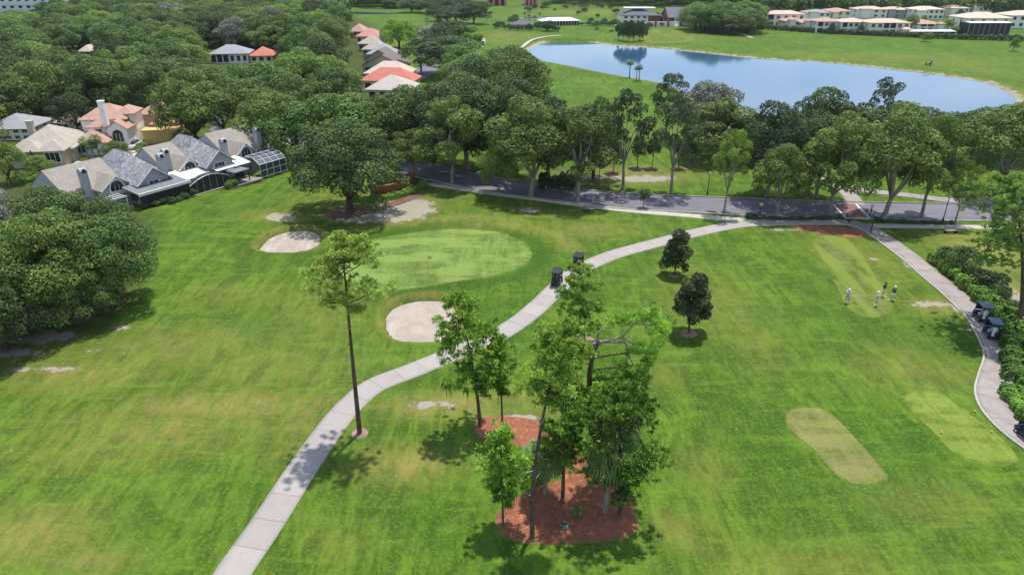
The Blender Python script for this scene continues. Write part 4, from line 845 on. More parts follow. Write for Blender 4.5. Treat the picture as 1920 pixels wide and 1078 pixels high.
# ---- townhouse row, local frame u along the row, v away from the course
O0=P(270,397); TA=R(58)
def tw(u,v): return (O0[0]+u*math.cos(TA)-v*math.sin(TA),O0[1]+u*math.sin(TA)+v*math.cos(TA))
GZ=hz1(*tw(8,2))
def unit(u,label,name='townhouse'):
    x,y=tw(u,1.3); return empty(name,(x,y,GZ),TA,label,'house')
def brown(u0,u1,label,gw,gx,ch,win='arch',v0=3.2,v1=12.8,zr=3.0,back=True):
    e=unit((u0+u1)/2,label); w_=u1-u0-.06; wb=MB(); rb=MB(); wing_walls(wb,0,(v0+v1)/2,w_,v1-v0,-1.5,3.1)
    gable(rb,wb,0,(v0+v1)/2,w_,v1-v0,3.1,zr,'x',.03 if back else .4)
    gu=gx-(u0+u1)/2; wing_walls(wb,gu,v0+1.2-1.2,gw,3.6,-1.5,3.3); gable(rb,wb,gu,v0+.9,gw,5.2,3.25,1.5,'y',.35)
    wb.build('wall',M['stuccogrey'],e); rb.build('roof',M['rbrown'],e)
    tr=MB(); 
    for s in(1,-1): tr.prism([(gu,v0-2.08,3.25+1.5-.0),(gu,v0-2.08,3.25+1.5+.2),(gu+s*(gw/2+.4),v0-2.08,3.0+.2),(gu+s*(gw/2+.4),v0-2.08,3.0)],(0,-.08,0))
    tr.build('white_fascia',M['white'],e)
    window(e,gu,v0-1.82,3.1,1.9,.7,0,'white',True,'arched_window',bars=True,fr=.22)
    for q in ch: chimney(e,q-(u0+u1)/2,v0+.2,0,6.0,.95)
    for du in (-w_*.32,w_*.36): window(e,du if abs(du-gu)>gw/2+.3 else -du*.9,v0-.02,2.2,.9,1.2)
    return e
def greyu(u0,u1,label,ch,win):
    e=unit((u0+u1)/2,label); w_=u1-u0-.06; wb=MB(); rb=MB(); wing_walls(wb,0,7.6,w_,10.8,-1.5,3.2)
    hip(rb,0,8.6,w_,9.5,3.25,3.4,.12); wing_walls(wb,-.9,2.2,5.0,5.5,-1.5,3.45); gable(rb,wb,-.9,3.6,5.0,8.6,3.42,1.9,'y',.4)
    wb.build('wall',M['stuccogrey'],e); rb.build('roof',M['rmottle'],e)
    tr=MB()
    for s in(1,-1): tr.prism([(-.9,-1.13,5.36),(-.9,-1.13,5.54),(-.9+s*2.9,-1.13,3.3),(-.9+s*2.9,-1.13,3.12)],(0,-.08,0))
    tr.build('fascia',M['white'],e)
    if win=='rect': window(e,-.9,-.58,3.25,1.5,.9,0,'white',fr=.2)
    else: window(e,-.9,-.58,2.9,1.9,.5,0,'white',True,'arched_window',fr=.22)
    chimney(e,ch,1.9,0,5.9,.95); window(e,w_*.38,2.17,2.5,1.2,1.1); return e
brown(-8.,.4,'brown roofed townhouse at the left end of the row, half hidden by the oaks',4.2,-1.6,[-4.8])
greyu(.4,7.2,'mottled grey roofed townhouse behind the flat grey porch roof',2.4,'rect')
brown(7.2,12.2,'brown roofed townhouse with a white framed arched window in the middle of the row',3.6,10.4,[8.])
greyu(12.2,18.4,'mottled grey roofed townhouse with a dark arched window behind the white patio roof',2.2,'arch')
brown(18.4,27.2,'brown roofed townhouse at the right end of the row beside the pool cage',3.4,21.2,[25.6])
def box_thing(name,u,v,label,cat): x,y=tw(u,v); return empty(name,(x,y,GZ),TA,label,cat)
# flat roofed screened porch
e=box_thing('screened_porch',2.9,-.8,'screened porch with a flat grey roof and white fascia beside the oaks','porch')
MB().prism([(-4.2,-1.3,2.62),(4.0,-1.3,2.62),(4.0,2.9,3.1),(-4.2,2.9,3.1)],(0,0,.12)).build('flat_roof',M['metalroof'],e); MB().box(-4.3,4.1,-1.5,-1.305,2.5,2.9).build('fascia',M['white'],e)
MB().box(-4.0,3.8,-1.1,-1.02,-.6,2.7).build('screen_wall',M['screen'],e); MB().box(3.72,3.8,-1.0,2.1,-.6,2.7).build('screen_wall',M['screen'],e)
for k in range(6): MB().box(-4.05+k*1.55,-3.95+k*1.55,-1.22,-1.105,-.6,2.7).build('post',M['black'],e)
e=box_thing('patio_roof',-2.2,1.2,'small lattice roof frame left of the flat grey porch roof','roof')
m_=MB(); 
for k in range(5): m_.box(-2+k*.5,-1.9+k*.5,-1.2,1.4,2.4,2.5)
m_.box(-2.1,.3,-1.3,-1.2,2.35,2.55); m_.build('lattice',M['whiteroof'],e)
for sx in(-2,.2): MB().box(sx-.06,sx+.06,-1.25,-1.13,-.5,2.35).build('post',M['white'],e)
# white patio roofs
for u,wd,v,dp,l in [(9.2,5.2,.9,2.9,'white aluminium patio roof behind the arched screen enclosure'),(16.2,6.6,.8,2.6,'long white patio roof reaching the pool cage')]:
    e=box_thing('patio_roof',u,v,l,'roof'); m_=MB(); m_.prism([(-wd/2,-dp/2,2.45),(wd/2,-dp/2,2.45),(wd/2,dp/2+1.0,3.1),(-wd/2,dp/2+1.0,3.1)],(0,0,.1)); m_.build('roof_panel',M['whiteroof'],e)
    for k in range(3): MB().box(-wd/2+.1+k*(wd/2-.15),-wd/2+.2+k*(wd/2-.15),-dp/2+.05,-dp/2+.15,-.5,2.44).build('post',M['black'],e)
    MB().box(-wd/2+.2,wd/2-.2,dp/2-.5,dp/2-.45,-.4,2.4).build('screen_wall',M['screen'],e)
# arched screen enclosure
e=box_thing('screen_enclosure',10.6,-.9,'low arched black screen enclosure in front of the white patio roof','screen enclosure')
a=np.linspace(-3.6,3.6,13); top=[1.7+1.0*math.cos(q/3.6*PI/2) for q in a]
m_=MB(); m_.prism([(-3.6,-.6,-.6),(3.6,-.6,-.6)]+[(a[i],-.6,top[i]) for i in range(12,-1,-1)],(0,-.05,0)); m_.build('screen_wall',M['screen'],e)
m_=MB(); 
for i in range(12): m_.prism([(a[i],-.62,top[i]),(a[i+1],-.62,top[i+1]),(a[i+1],.4,top[i+1]+.1),(a[i],.4,top[i]+.1)],(0,0,.03))
m_.build('screen_roof',M['screen'],e)
m_=MB(); m_.tube([(a[i],-.66,top[i]+.03) for i in range(13)],.05,5); m_.build('arched_rail',M['chrome'],e)
for k in range(0,13,2): MB().tube([(a[k],-.67,-.6),(a[k],-.67,top[k])],.04,5).build('post',M['chrome'],e)
for k in (3,6,9): MB().tube([(a[k],-.66,top[k]+.06),(a[k],.4,top[k]+.14)],.035,5).build('roof_bar',M['chrome'],e)
MB().box(-3.7,3.7,-.95,-.72,-.6,.25).build('base_wall',M['tan'],e)
# gazebo
e=box_thing('gazebo',16.,-1.2,'small dark square gazebo on the pale deck','gazebo'); m_=MB(); hip(m_,0,0,2.6,2.4,2.25,.35,.2); m_.build('roof',M['metalroof'],e); MB().box(-.35,.35,-.3,.3,2.5,2.72).build('roof_cap',M['metalroof'],e)
for sx in(-1.3,1.3):
    for sy in(-1.2,1.2): MB().box(sx-.06,sx+.06,sy-.06,sy+.06,-.2,2.1).build('post',M['black'],e)
o=MB().box(-3.4,3.2,-1.3,2.2,-.2,.12).build('deck',M['walk']); o['kind']='structure'; x,y=tw(16.4,-1.6); o.location=(x,y,GZ); o.rotation_euler=(0,0,TA)
# pool cage
e=box_thing('pool_cage',22.8,-.6,'white framed glass-like pool cage at the right end of the townhouses','pool cage')
def bars(par,segs,m='white',r=.045):
    for a_,b_ in segs: MB().tube([a_,b_],r,5).build('frame_bar',M[m],par)
S_=[]; X_=[-2.8,-1.4,0,1.4,2.8]
for x in X_:
    S_+=[((x,-1.3,-.4),(x,-1.3,2.1)),((x,-1.3,2.1),(x,.2,3.1)),((x,.2,3.1),(x,2.0,3.1))]
for z in(-.1,1.0,2.1): S_.append(((-2.8,-1.3,z),(2.8,-1.3,z)))
S_+=[((-2.8,.2,3.1),(2.8,.2,3.1)),((-2.8,2.,3.1),(2.8,2.,3.1)),((2.8,-1.3,2.1),(2.8,2.,2.1)),((2.8,2.,-.4),(2.8,2.,3.1)),((2.8,.2,-.4),(2.8,.2,3.1)),((-2.8,-.5,2.63),(2.8,-.5,2.63))]
bars(e,S_); m_=MB(); m_.box(-2.75,2.75,-1.28,-1.26,-.4,2.05); m_.prism([(-2.75,-1.25,2.06),(2.75,-1.25,2.06),(2.75,.2,3.04),(-2.75,.2,3.04)],(0,0,-.02)); m_.prism([(-2.75,.22,3.04),(2.75,.22,3.04),(2.75,1.95,3.04),(-2.75,1.95,3.04)],(0,0,-.02)); m_.build('screen_panels',M['navy'],e)

# ---- generic villas / houses placed by footprint
def house(name,px0,px1,ytop,ybase,label,wallm,roofm,depth=10,rot=0,kind='hip',rise=1.7,wins=4,floors=2,dark=(),cat='house',wing=None,h=None,chim=None,frame=None):
    cx=(px0+px1)/2; x,y=P(cx,ybase); z0=hz1(x,y); H_=h or (ZT(x,y+depth*.4,ytop)-z0); wdt=(px1-px0)/scl(x,y,H_*.5); wdt=max(4,wdt*.97)
    e=empty(name,(x,y,z0),R(rot),label,cat); wb=MB(); rb=MB(); ze=H_-rise
    wing_walls(wb,0,depth/2,wdt,depth,-1,ze)
    if kind=='hip': hip(rb,0,depth/2,wdt,depth,ze,rise,.6)
    elif kind=='gy': gable(rb,wb,0,depth/2,wdt,depth,ze,rise,'y',.5)
    else: gable(rb,wb,0,depth/2,wdt,depth,ze,rise,'x',.5)
    if wing:
        for (wx,wy,ww,wd,wz,wr) in wing: wing_walls(wb,wx*wdt,wy,ww*wdt,wd,-1,wz); hip(rb,wx*wdt,wy,ww*wdt,wd,wz,wr,.5)
    wb.build('wall',M[wallm],e); rb.build('roof',M[roofm],e)
    fh=ze/floors; 
    for fl in range(floors):
        z=fh*(fl+.52)
        for k in range(wins):
            u=(k+.5)/wins-.5
            if wins and (fl,k) in dark: window(e,u*wdt,-.02,z,wdt/wins*.8,fh*.72,0,None,name='lanai_opening',pane='screen')
            else: window(e,u*wdt,-.02,z,min(1.7,wdt/wins*.55),fh*.5,0,frame,name='window',fr=.1)
        for s in (1,-1):
            for yy in (depth*.3,depth*.7): window(e,s*wdt/2+s*.02,yy,z,1.1,fh*.42,s*PI/2,frame,name='window',fr=.1)
    if chim: chimney(e,chim[0]*wdt,chim[1],ze-1,H_+chim[2],1.,wallm,False)
    return e,wdt,ze
V_=[(1605,1662,12,36,'two storey cream villa in the back row, third from the right of the solar roof','stuccowhite','rpeach',4,()),
 (1654,1706,13,35,'villa in the back row behind the bright garden tree','stuccogrey','rpeach',3,()),
 (1709,1768,12,37,'villa in the back row with a line of upper windows','stuccowhite','rcream',6,()),
 (1771,1815,10,34,'cream villa behind, left of the tall gabled one','cream','rpeach',4,()),
 (1811,1858,7,32,'tallest looking cream villa at the back with dark arches','cream','rcream',5,()),
 (1511,1556,18,42,'villa with a grey roof in the back row','stuccowhite','rgrey',4,()),
 (1551,1594,15,41,'salmon roofed villa behind, right of the grey roof','cream','rterra',3,()),
 (1434,1508,20,52,'white villa at the left end with blue solar panels on its roof','stuccowhite','rpeach',5,((0,0),(1,0))),
 (1472,1511,33,57,'white box-like villa with a small terracotta roof','stuccowhite','rterra',3,()),
 (1503,1531,36,59,'low villa with two salmon roofs between white walls','stuccowhite','rterra',2,()),
 (1529,1577,33,63,'front villa with stacked dark openings and red roof','stuccowhite','rterra',4,((0,0),(1,0))),
 (1575,1630,34,65,'white front villa in the middle with dark openings at its left','stuccowhite','rpeach',5,((0,0),(1,0))),
 (1626,1703,35,68,'yellow-cream front villa with four large dark lanais','cream','rpeach',6,((0,2),(1,2),(0,3),(1,3))),
 (1722,1764,38,58,'villa behind the white roofed screened porch','stuccowhite','rterra',3,((1,0),(1,1)))]
for a,b,t,yb,l,wm,rm,wn,dk in V_: house('villa',a,b,t,yb,l,wm,rm,12,0,'hip',1.5,wn,2,dk,wing=[(.25,15,.5,8,3.,1.2)]+([(-.30,-1.5,.26,4.,5.4,1.1)] if not dk else [(.38,-1.2,.2,3.5,3.2,1.)]),frame='white')
e,wd_,ze_=house('villa',1888,1965,20,55,'pale villa at the right edge behind the tall screen','stuccowhite','rcream',14,0,'hip',2.,5,2)
e,wd_,ze_=house('villa',1806,1892,23,60,'largest villa with a long pale tiled roof beside the tall screen enclosure','stuccowhite','rcream',16,0,'hip',2.4,4,2)
# solar panels on the first villa's roof
x,y=P(1460,51); e=empty('solar_panel_array',(x,y-.2,hz1(x,y)+6.2),0,'dark blue solar panel array on the roof of the leftmost villa','solar panels'); m_=MB(); m_.prism([(-4.6,-1.2,-.6),(4.6,-1.2,-.6),(4.6,2.6,1.),(-4.6,2.6,1.)],(0,0,.1)); m_.build('panel',M['navy'],e); MB().box(-4.5,4.5,-.9,-.8,-.9,-.55).build('rail',M['chrome'],e)
def big_screen(px0,px1,yt,yb,label,roofed):
    x,y=P((px0+px1)/2,yb); z0=hz1(x,y); h=ZT(x,y,yt)-z0; wd=(px1-px0)/scl(x,y,h/2); e=empty('screen_enclosure',(x,y,z0),0,label,'screen enclosure'); m_=MB(); m_.box(-wd/2,wd/2,0,.1,0,h); m_.box(-wd/2,-wd/2+.1,.1,8,0,h); m_.build('screen_wall',M['screen'],e)
    n=9
    for k in range(n): MB().box(-wd/2+k*wd/(n-1)-.08,-wd/2+k*wd/(n-1)+.08,-.12,-.02,0,h).build('post',M['chrome'],e)
    if roofed: MB().prism([(-wd/2,-.3,h),(wd/2,-.3,h),(wd/2,4,h+.4),(-wd/2,4,h+.4)],(0,0,.15)).build('white_roof',M['whiteroof'],e)
big_screen(1812,1890,44,69,'tall dark screen enclosure in front of the largest villa',True); big_screen(1703,1790,60,70,'low screened porch with a white roof among the front villas',True)
# ---- clubhouse, wings, tent
e,wd_,ze_=house('clubhouse',1166,1238,16,44,'clubhouse wing with dark slate roof, white top and red brick corner','stuccowhite','darkroof',22,0,'hip',3.2,6,2,(),'clubhouse')
MB().box(-9,9,6,14,ze_+3.0,ze_+3.6).build('white_roof_deck',M['whiteroof'],e); MB().box(wd_*.18,wd_*.5+.15,-.12,5,0,ze_-.3).build('brick_corner',M['brick'],e)
e,wd_,ze_=house('clubhouse_link',1216,1254,28,44,'low grey roofed link between the two clubhouse wings','stuccogrey','metalroof',12,0,'hip',.5,4,1,(),'clubhouse')
e,wd_,ze_=house('clubhouse',1252,1300,15,48,'clubhouse wing with a white front gable and twin stairs','brick','darkroof',20,0,'x',4.5,4,2,(),'clubhouse')
wb=MB(); rb=MB(); gable(rb,wb,0,-1,7,6,ze_-.3,2.8,'y',.6); rb.build('porch_roof',M['darkroof'],e); wb.build('porch_gable',M['white'],e)
for k in(-3.2,-1,1,3.2): MB().cyl((k,-3.6,2.4),.3,ze_-2.9,10).build('column',M['white'],e)
MB().box(-4,4,-4.2,-.1,-.5,2.4).build('porch_base',M['white'],e)
for s in(-1,1):
    m_=MB()
    for k in range(8): m_.box(s*(2.2+k*.35)-1.1,s*(2.2+k*.35)+1.1,-4.6-k*.7,-4.0-k*.7,-.5,2.3-k*.3)
    m_.build('stair',M['white'],e)
x,y=P(1240,50); e=empty('terrace_wall',(x,y,hz1(x,y)),0,'white terrace wall with brick piers in front of the clubhouse','wall'); MB().box(-11,11,0,.5,-.5,2.6).build('wall_panel',M['stuccowhite'],e)
for k in range(4): MB().box(-10.5+k*6.8,-9.5+k*6.8,-.3,-.003,-.5,3.2).build('pier',M['brick'],e)
x,y=P(1052,49); z0=hz1(x,y); e=empty('event_tent',(x,y,z0),R(12),'long white roofed open pavilion tent near the lake','tent'); m_=MB(); hip(m_,0,5,22,9,2.5,1.5,.2); m_.build('tent_roof',M['white'],e); MB().box(-10.4,10.4,.8,9,0,2.4).build('inner_wall',M['glass'],e)
for k in range(14): MB().cyl((-10.8+k*1.66,0.6,-.3),.12,2.75,8).build('pole',M['white'],e)
house('pool_house',958,1000,38,54,'dark roofed small building among palms on the far lake shore','tan','darkroof',9,0,'hip',2.,5,1)
# office block and pink structure
x,y=P(33,46); e=empty('office_building',(x,y,0),R(14),'white concrete office block with a grid of dark windows at the top left corner','office'); wd=26; Hh=26.
MB().box(-wd,wd,0,26,-1,Hh).build('window_wall',M['glass'],e)
gr_=MB()
for k in range(14): gr_.box(-wd+k*4-1.1,-wd+k*4+1.1,-.5,-.003,-1,Hh)
gr_.build('white_fins',M['white'],e); gr_=MB()
for k in range(8): gr_.box(-wd-.4,wd+.4,-.7,-.505,k*3.6-1.1,k*3.6+1.1)
gr_.build('white_floor_bands',M['white'],e); gr_=MB()
for k in range(7): gr_.box(wd+.003,wd+.4,3+k*4-.6,3+k*4+.6,-1,Hh)
for k in range(8): gr_.box(wd+.41,wd+.6,0,26,k*3.6-1.1,k*3.6+1.1)
gr_.build('side_grid',M['white'],e)
for i,(a,b,l) in enumerate([(915,948,'pink columned building at the top edge, left part'),(985,1006,'pink columned building at the top edge, right part'),(570,600,'pink building glimpsed above the wood at the top'),(470,488,'small pink building at the top edge above the wood')]):
    x,y=P((a+b)/2,11 if i<2 else 14); s=scl(x,y); wd=(b-a)/s; e=empty('pink_building',(x,y,0),0,l,'building'); MB().box(-wd/2,wd/2,1,12,0,11).build('wall',M['glass'],e)
    for k in range(4): MB().box(-wd/2+k*wd/3-.9,-wd/2+k*wd/3+.9,-.6,.9,-1,11.5).build('column',M['pink'],e)
    MB().box(-wd/2-1,wd/2+1,-.8,13,11.51,12.4).build('roof_slab',M['pink'],e)
# ---- row of red / brown roofs
RR=[(687,770,146,190,'rpale','palest near house of the roof row, grey-cream roof','cream',6.),(676,777,131,172,'rred','orange-red roofed house, second in the roof row','cream',6.),(684,769,118,157,'rcream','cream roofed house behind the orange-red roof','cream',6.),(679,760,105,143,'rdark','dark brown roofed house behind the cream roof','tan',6.),(683,742,95,131,'rdark','dark narrow roof behind the dark brown one','tan',6.),(688,740,84,119,'rgrey','grey roofed house in the middle of the roof row','stuccogrey',6.),(680,722,74,107,'rtan','tan roofed house behind the grey one','tan',6.),(672,714,65,96,'rtan','tan roofed house glimpsed below the pink roof','tan',6.),(668,714,54,83,'rpink','bright pink-red roofed house near the far end of the row','cream',6.),(656,684,48,72,'rterra','faded red roof at the far end of the row','tan',6.)]
for a,b,t,yb,rm,l,wm,hh in RR: house('row_house',a,b,t,yb,l,wm,rm,9 if yb<175 else 10,-6,'gy' if rm in('rdark',) else 'hip',3.0,4,1,h=6.)
o=ribbon('driveway',W([(812,121),(795,136),(775,150)]),7,M['asphalt'],.08)[0]
house('grey_house',396,466,84,118,'grey hip roofed house with a screened back among the trees','stuccowhite','rgrey',10,8,'hip',2.6,6,1,((0,0),(0,1),(0,2)))
house('red_roof_house',470,512,88,116,'house showing only an orange-red roof among the trees','cream','rred',9,8,'hip',2.6,3,1)
house('hidden_house',153,172,84,112,'pinkish house glimpsed through the trees of the wood','peach','rcream',8,0,'hip',2.,2,2)
# ---- the three houses at left
e,wd_,ze_=house('tan_house',33,138,236,308,'tan stucco house with a broad grey-brown tiled hip roof at the left','tan','rtan',11,12,'hip',3.2,4,1,(),'house',wing=[(.28,-.8,.36,4.4,3.2,1.5),(-.2,.0,.5,4.,3.0,1.7)],chim=(-.32,6,.6))
window(e,.28*wd_,-3.02,1.9,2.3,1.7,0,'white',fr=.15)
x,y=P(205,283); z0=hz1(x,y); e=empty('pink_roof_house',(x,y,z0),R(8),'white two storey house with terracotta roofs and a tall white chimney','house'); wb=MB(); rb=MB()
wing_walls(wb,-.6,5.5,8.0,7,-1,5.6); hip(rb,-.6,5.5,8.0,7,5.6,2.4,.45); wing_walls(wb,2.9,5.8,3.2,5,-1,6.3); hip(rb,2.9,5.8,3.2,5,6.3,1.2,.4)
wing_walls(wb,2.6,1.4,3.6,4.4,-1,4.3); gable(rb,wb,2.6,1.6,3.6,4.9,4.3,1.3,'y',.35); wing_walls(wb,-1.0,1.6,3.8,3.2,-1,4.5); hip(rb,-1.,1.8,3.8,3.2,4.5,1.3,.4)
wing_walls(wb,-1.4,-1.6,5.6,4.6,-1,2.5); hip(rb,-1.4,-1.6,5.6,4.6,2.5,1.7,.45)
wb.build('wall',M['stuccowhite'],e); rb.build('roof',M['rterra'],e); chimney(e,.55,-.02+.3,2,9.2,.95,'stuccowhite',False)
window(e,2.6,-.82,2.5,1.9,1.5,0,'white',True,'arched_window',fr=.12); window(e,3.,3.28,5.3,1.5,.9); window(e,-1.,-.02,3.7,1.2,.8); window(e,-3.1,-3.92,1.2,1.3,1.1,0,'white',True,'arched_window'); 
MB().box(-1.9,1.1,-3.98,-3.905,-.3,1.9).build('garage_door',M['white'],e)
x,y=P(304,268); z0=hz1(x,y); e=empty('yellow_house',(x,y,z0),R(12),'peach house with salmon roofs and a flat yellow garage in front','house'); wb=MB(); rb=MB()
wing_walls(wb,-1.2,8.0,6.8,6,-1,4.9); hip(rb,-1.2,8.0,6.8,6,4.9,1.9,.4); wing_walls(wb,.6,4.2,5,4,-1,3.4); hip(rb,.6,4.2,5,4,3.4,1.3,.4); wb.build('wall',M['peach'],e); rb.build('roof',M['rterra'],e)
g_=MB().box(-3.,3.4,-1,2.1,-1,2.7).box(3.4,4.6,-.6,1.5,-1,1.7).build('garage',M['yellow'],e); MB().box(-1.7,2.3,-1.08,-1.003,-.2,1.9).build('garage_door',M['yellow'],g_); m_=MB(); m_.box(-3.2,3.6,-1.2,-1.01,2.5,2.85).box(-3.2,3.6,-1.0,2.2,2.71,2.8); m_.build('parapet',M['yellow'],g_)
chimney(e,-1.4,7.5,4,8.2,1.2,'peach',False)
house('white_house',-20,58,214,262,'white house mostly hidden by trees at the left edge','stuccowhite','rgrey',9,5,'hip',2.2,5,2,frame='white')
house('garden_house',104,136,208,244,'small pale roofed house between the tan and the pink roofed houses','stuccowhite','rcream',7,-20,'hip',2.,2,1)
# driveways
M['drive']=mat('concrete_drive',(.5,.43,.38),.9,.1,.6)
disc('driveway',W([(108,318),(125,305),(150,303),(176,318),(160,335),(120,330)]),M['drive'],.07,4); disc('driveway',W([(232,285),(262,275),(300,276),(345,272),(338,282),(290,292),(250,305),(225,300)]),M['drive'],.07,4)
disc('front_lawn',W([(155,305),(185,298),(230,296),(225,306),(190,318),(165,314)]),M['grass'],.08,3); disc('front_lawn',W([(352,255),(385,240),(410,246),(400,262),(365,268)]),M['grass'],.08,3)
# curved brick wall
c=catmull(W([(702,364),(722,363),(745,358),(765,350),(774,343)]),.35); n=len(c); t=np.gradient(c,axis=0); t/=np.linalg.norm(t,axis=1)[:,None]; nr=np.c_[-t[:,1],t[:,0]]
x0,y0=c.mean(0); e=empty('brick_wall',(x0,y0,hz1(x0,y0)),0,'low curved red brick wall with end piers beside the great oak','wall')
def strip(wd,z0,z1,name,m_):
    V=[]
    for k,z in((-wd/2,z0),(wd/2,z0),(wd/2,z1),(-wd/2,z1)): V.append(np.c_[c+nr*k-[x0,y0],np.full(n,z)])
    V=np.concatenate(V); Fs=[(j*n+i,j*n+i+1,((j+1)%4)*n+i+1,((j+1)%4)*n+i) for j in range(4) for i in range(n-1)]+[(0,n,2*n,3*n),(n-1,4*n-1,3*n-1,2*n-1)]
    mesh_np(name,V,Fs,M[m_],e)
strip(.35,-.5,1.15,'wall_panel','brick'); strip(.48,1.153,1.27,'coping','brick')
for i in (0,n//2,n-1): x,y=c[i]-[x0,y0]; MB().box(x-.35,x+.35,y-.35,y+.35,-.5,1.5).box(x-.42,x+.42,y-.42,y+.42,1.503,1.65).build('pier',M['brick'],e)

# ---------------------------------------------------------------- small things
def pdir(a,b):
    p,q=P(*a),P(*b); return math.atan2(-(q[0]-p[0]),q[1]-p[1])
def cart(px,py,rz,label,closed=False,group='golf carts parked on the paths'):
    x,y=P(px,py); e=empty('golf_cart',(x,y,hz1(x,y)+.07),rz,label,'golf cart',group); e.scale=(.84,.84,.9)   # forward +y
    b=MB(); b.prism([(-.58,-1.1,.28),(-.58,.95,.28),(-.58,1.2,.42),(-.58,1.15,.68),(-.58,.72,.86),(-.58,.62,.42),(-.58,-.05,.42),(-.58,-.12,.68),(-.58,-.75,.72),(-.58,-1.15,.62)],(1.16,0,0)); b.build('body',M['black' if closed else 'navy'],e)
    s=MB(); s.bc((0,-.3,.78),(1.05,.55,.16)); s.build('seat',M['seat'],e); MB().bc((0,-.62,1.08),(1.05,.12,.45),0,-.15).build('backrest',M['seat'],e)
    r_=MB(); r_.prism([(-.62,-1.05,1.82),(.62,-1.05,1.82),(.66,.0,1.86),(.62,.85,1.82),(-.62,.85,1.82),(-.66,0,1.86)],(0,0,.09)); r_.build('roof',M['black' if closed else 'navy'],e)
    for sx in(-.55,.55):
        MB().tube([(sx,-.8,.7),(sx,-.9,1.83)],.03,6).build('roof_post',M['black'],e); MB().tube([(sx,.95,.75),(sx,.7,1.83)],.03,6).build('roof_post',M['black'],e)
        for yy in(-.75,.82):
            w_=MB().tube([(sx-.11,yy,.24),(sx+.11,yy,.24)],.24,14).build('wheel',M['rubber'],e); MB().tube([(sx-.115,yy,.24),(sx+.115,yy,.24)],.12,10).build('rim',M['chrome'],w_)
        MB().ball((sx*.7,1.16,.6),.08,8,6).build('headlight',M['lampglass'],e)
    MB().prism([(-.53,.93,.85),(.53,.93,.85),(.53,.73,1.7),(-.53,.73,1.7)],(0,.02,0)).build('windshield',M['glass'],e)
    sw=MB(); sw.tube([(-.28+.17*math.cos(a),.38+.08*math.sin(a),1.0+.13*math.sin(a)) for a in np.linspace(0,2*PI,13)],.018,5,False); sw.tube([(-.28,.38,1.),(-.28,.6,.72)],.02,5); sw.build('steering_wheel',M['black'],e)
    if closed: MB().box(-.56,.56,-.98,-.94,.72,1.8).build('rain_curtain',M['black'],e)
    c,s_=math.cos(rz),math.sin(rz)
    for k,sx in enumerate((-.27,.27)):
        gx_,gy_=x+sx*.84*c+.92*s_,y+sx*.84*s_-.92*c; g_=empty('golf_bag',(gx_,gy_,hz1(x,y)+.66),rz,'%s golf bag on the %s'%(('left','right')[k],label),'golf bag','golf bags on the carts')
        MB().tube([(0,0,-.1),(0,-.05,.35),(0,-.1,.78)],[.13,.12,.15],10).build('bag_body',M['white' if k==0 and not closed else 'black'],g_)
        for j in range(4): MB().tube([(-.06+j*.04,-.1,.7),(-.07+j*.045,-.13,1.0)],.012,4).build('club_shaft',M['chrome'],g_)
cart(1084,504,.5*pdir((1045,541),(1120,495)),'upper dark cart on the winding path, ahead of the other',True); cart(1044,534,.5*pdir((1010,574),(1080,512)),'lower dark cart on the winding path behind the first',True)
cart(1838,600,pdir((1865,640),(1795,560)),'farther blue-black cart parked beside the long hedge'); cart(1857,630,pdir((1870,650),(1830,592)),'nearer blue-black cart parked beside the long hedge')
cart(1926,824,pdir((1955,850),(1905,812)),'black cart cut by the right picture edge'); cart(1740,122,R(60),'tiny dark cart on the far fairway beside the lake',True); cart(906,86,R(10),'tiny cart on the far pale path left of the lake',True)
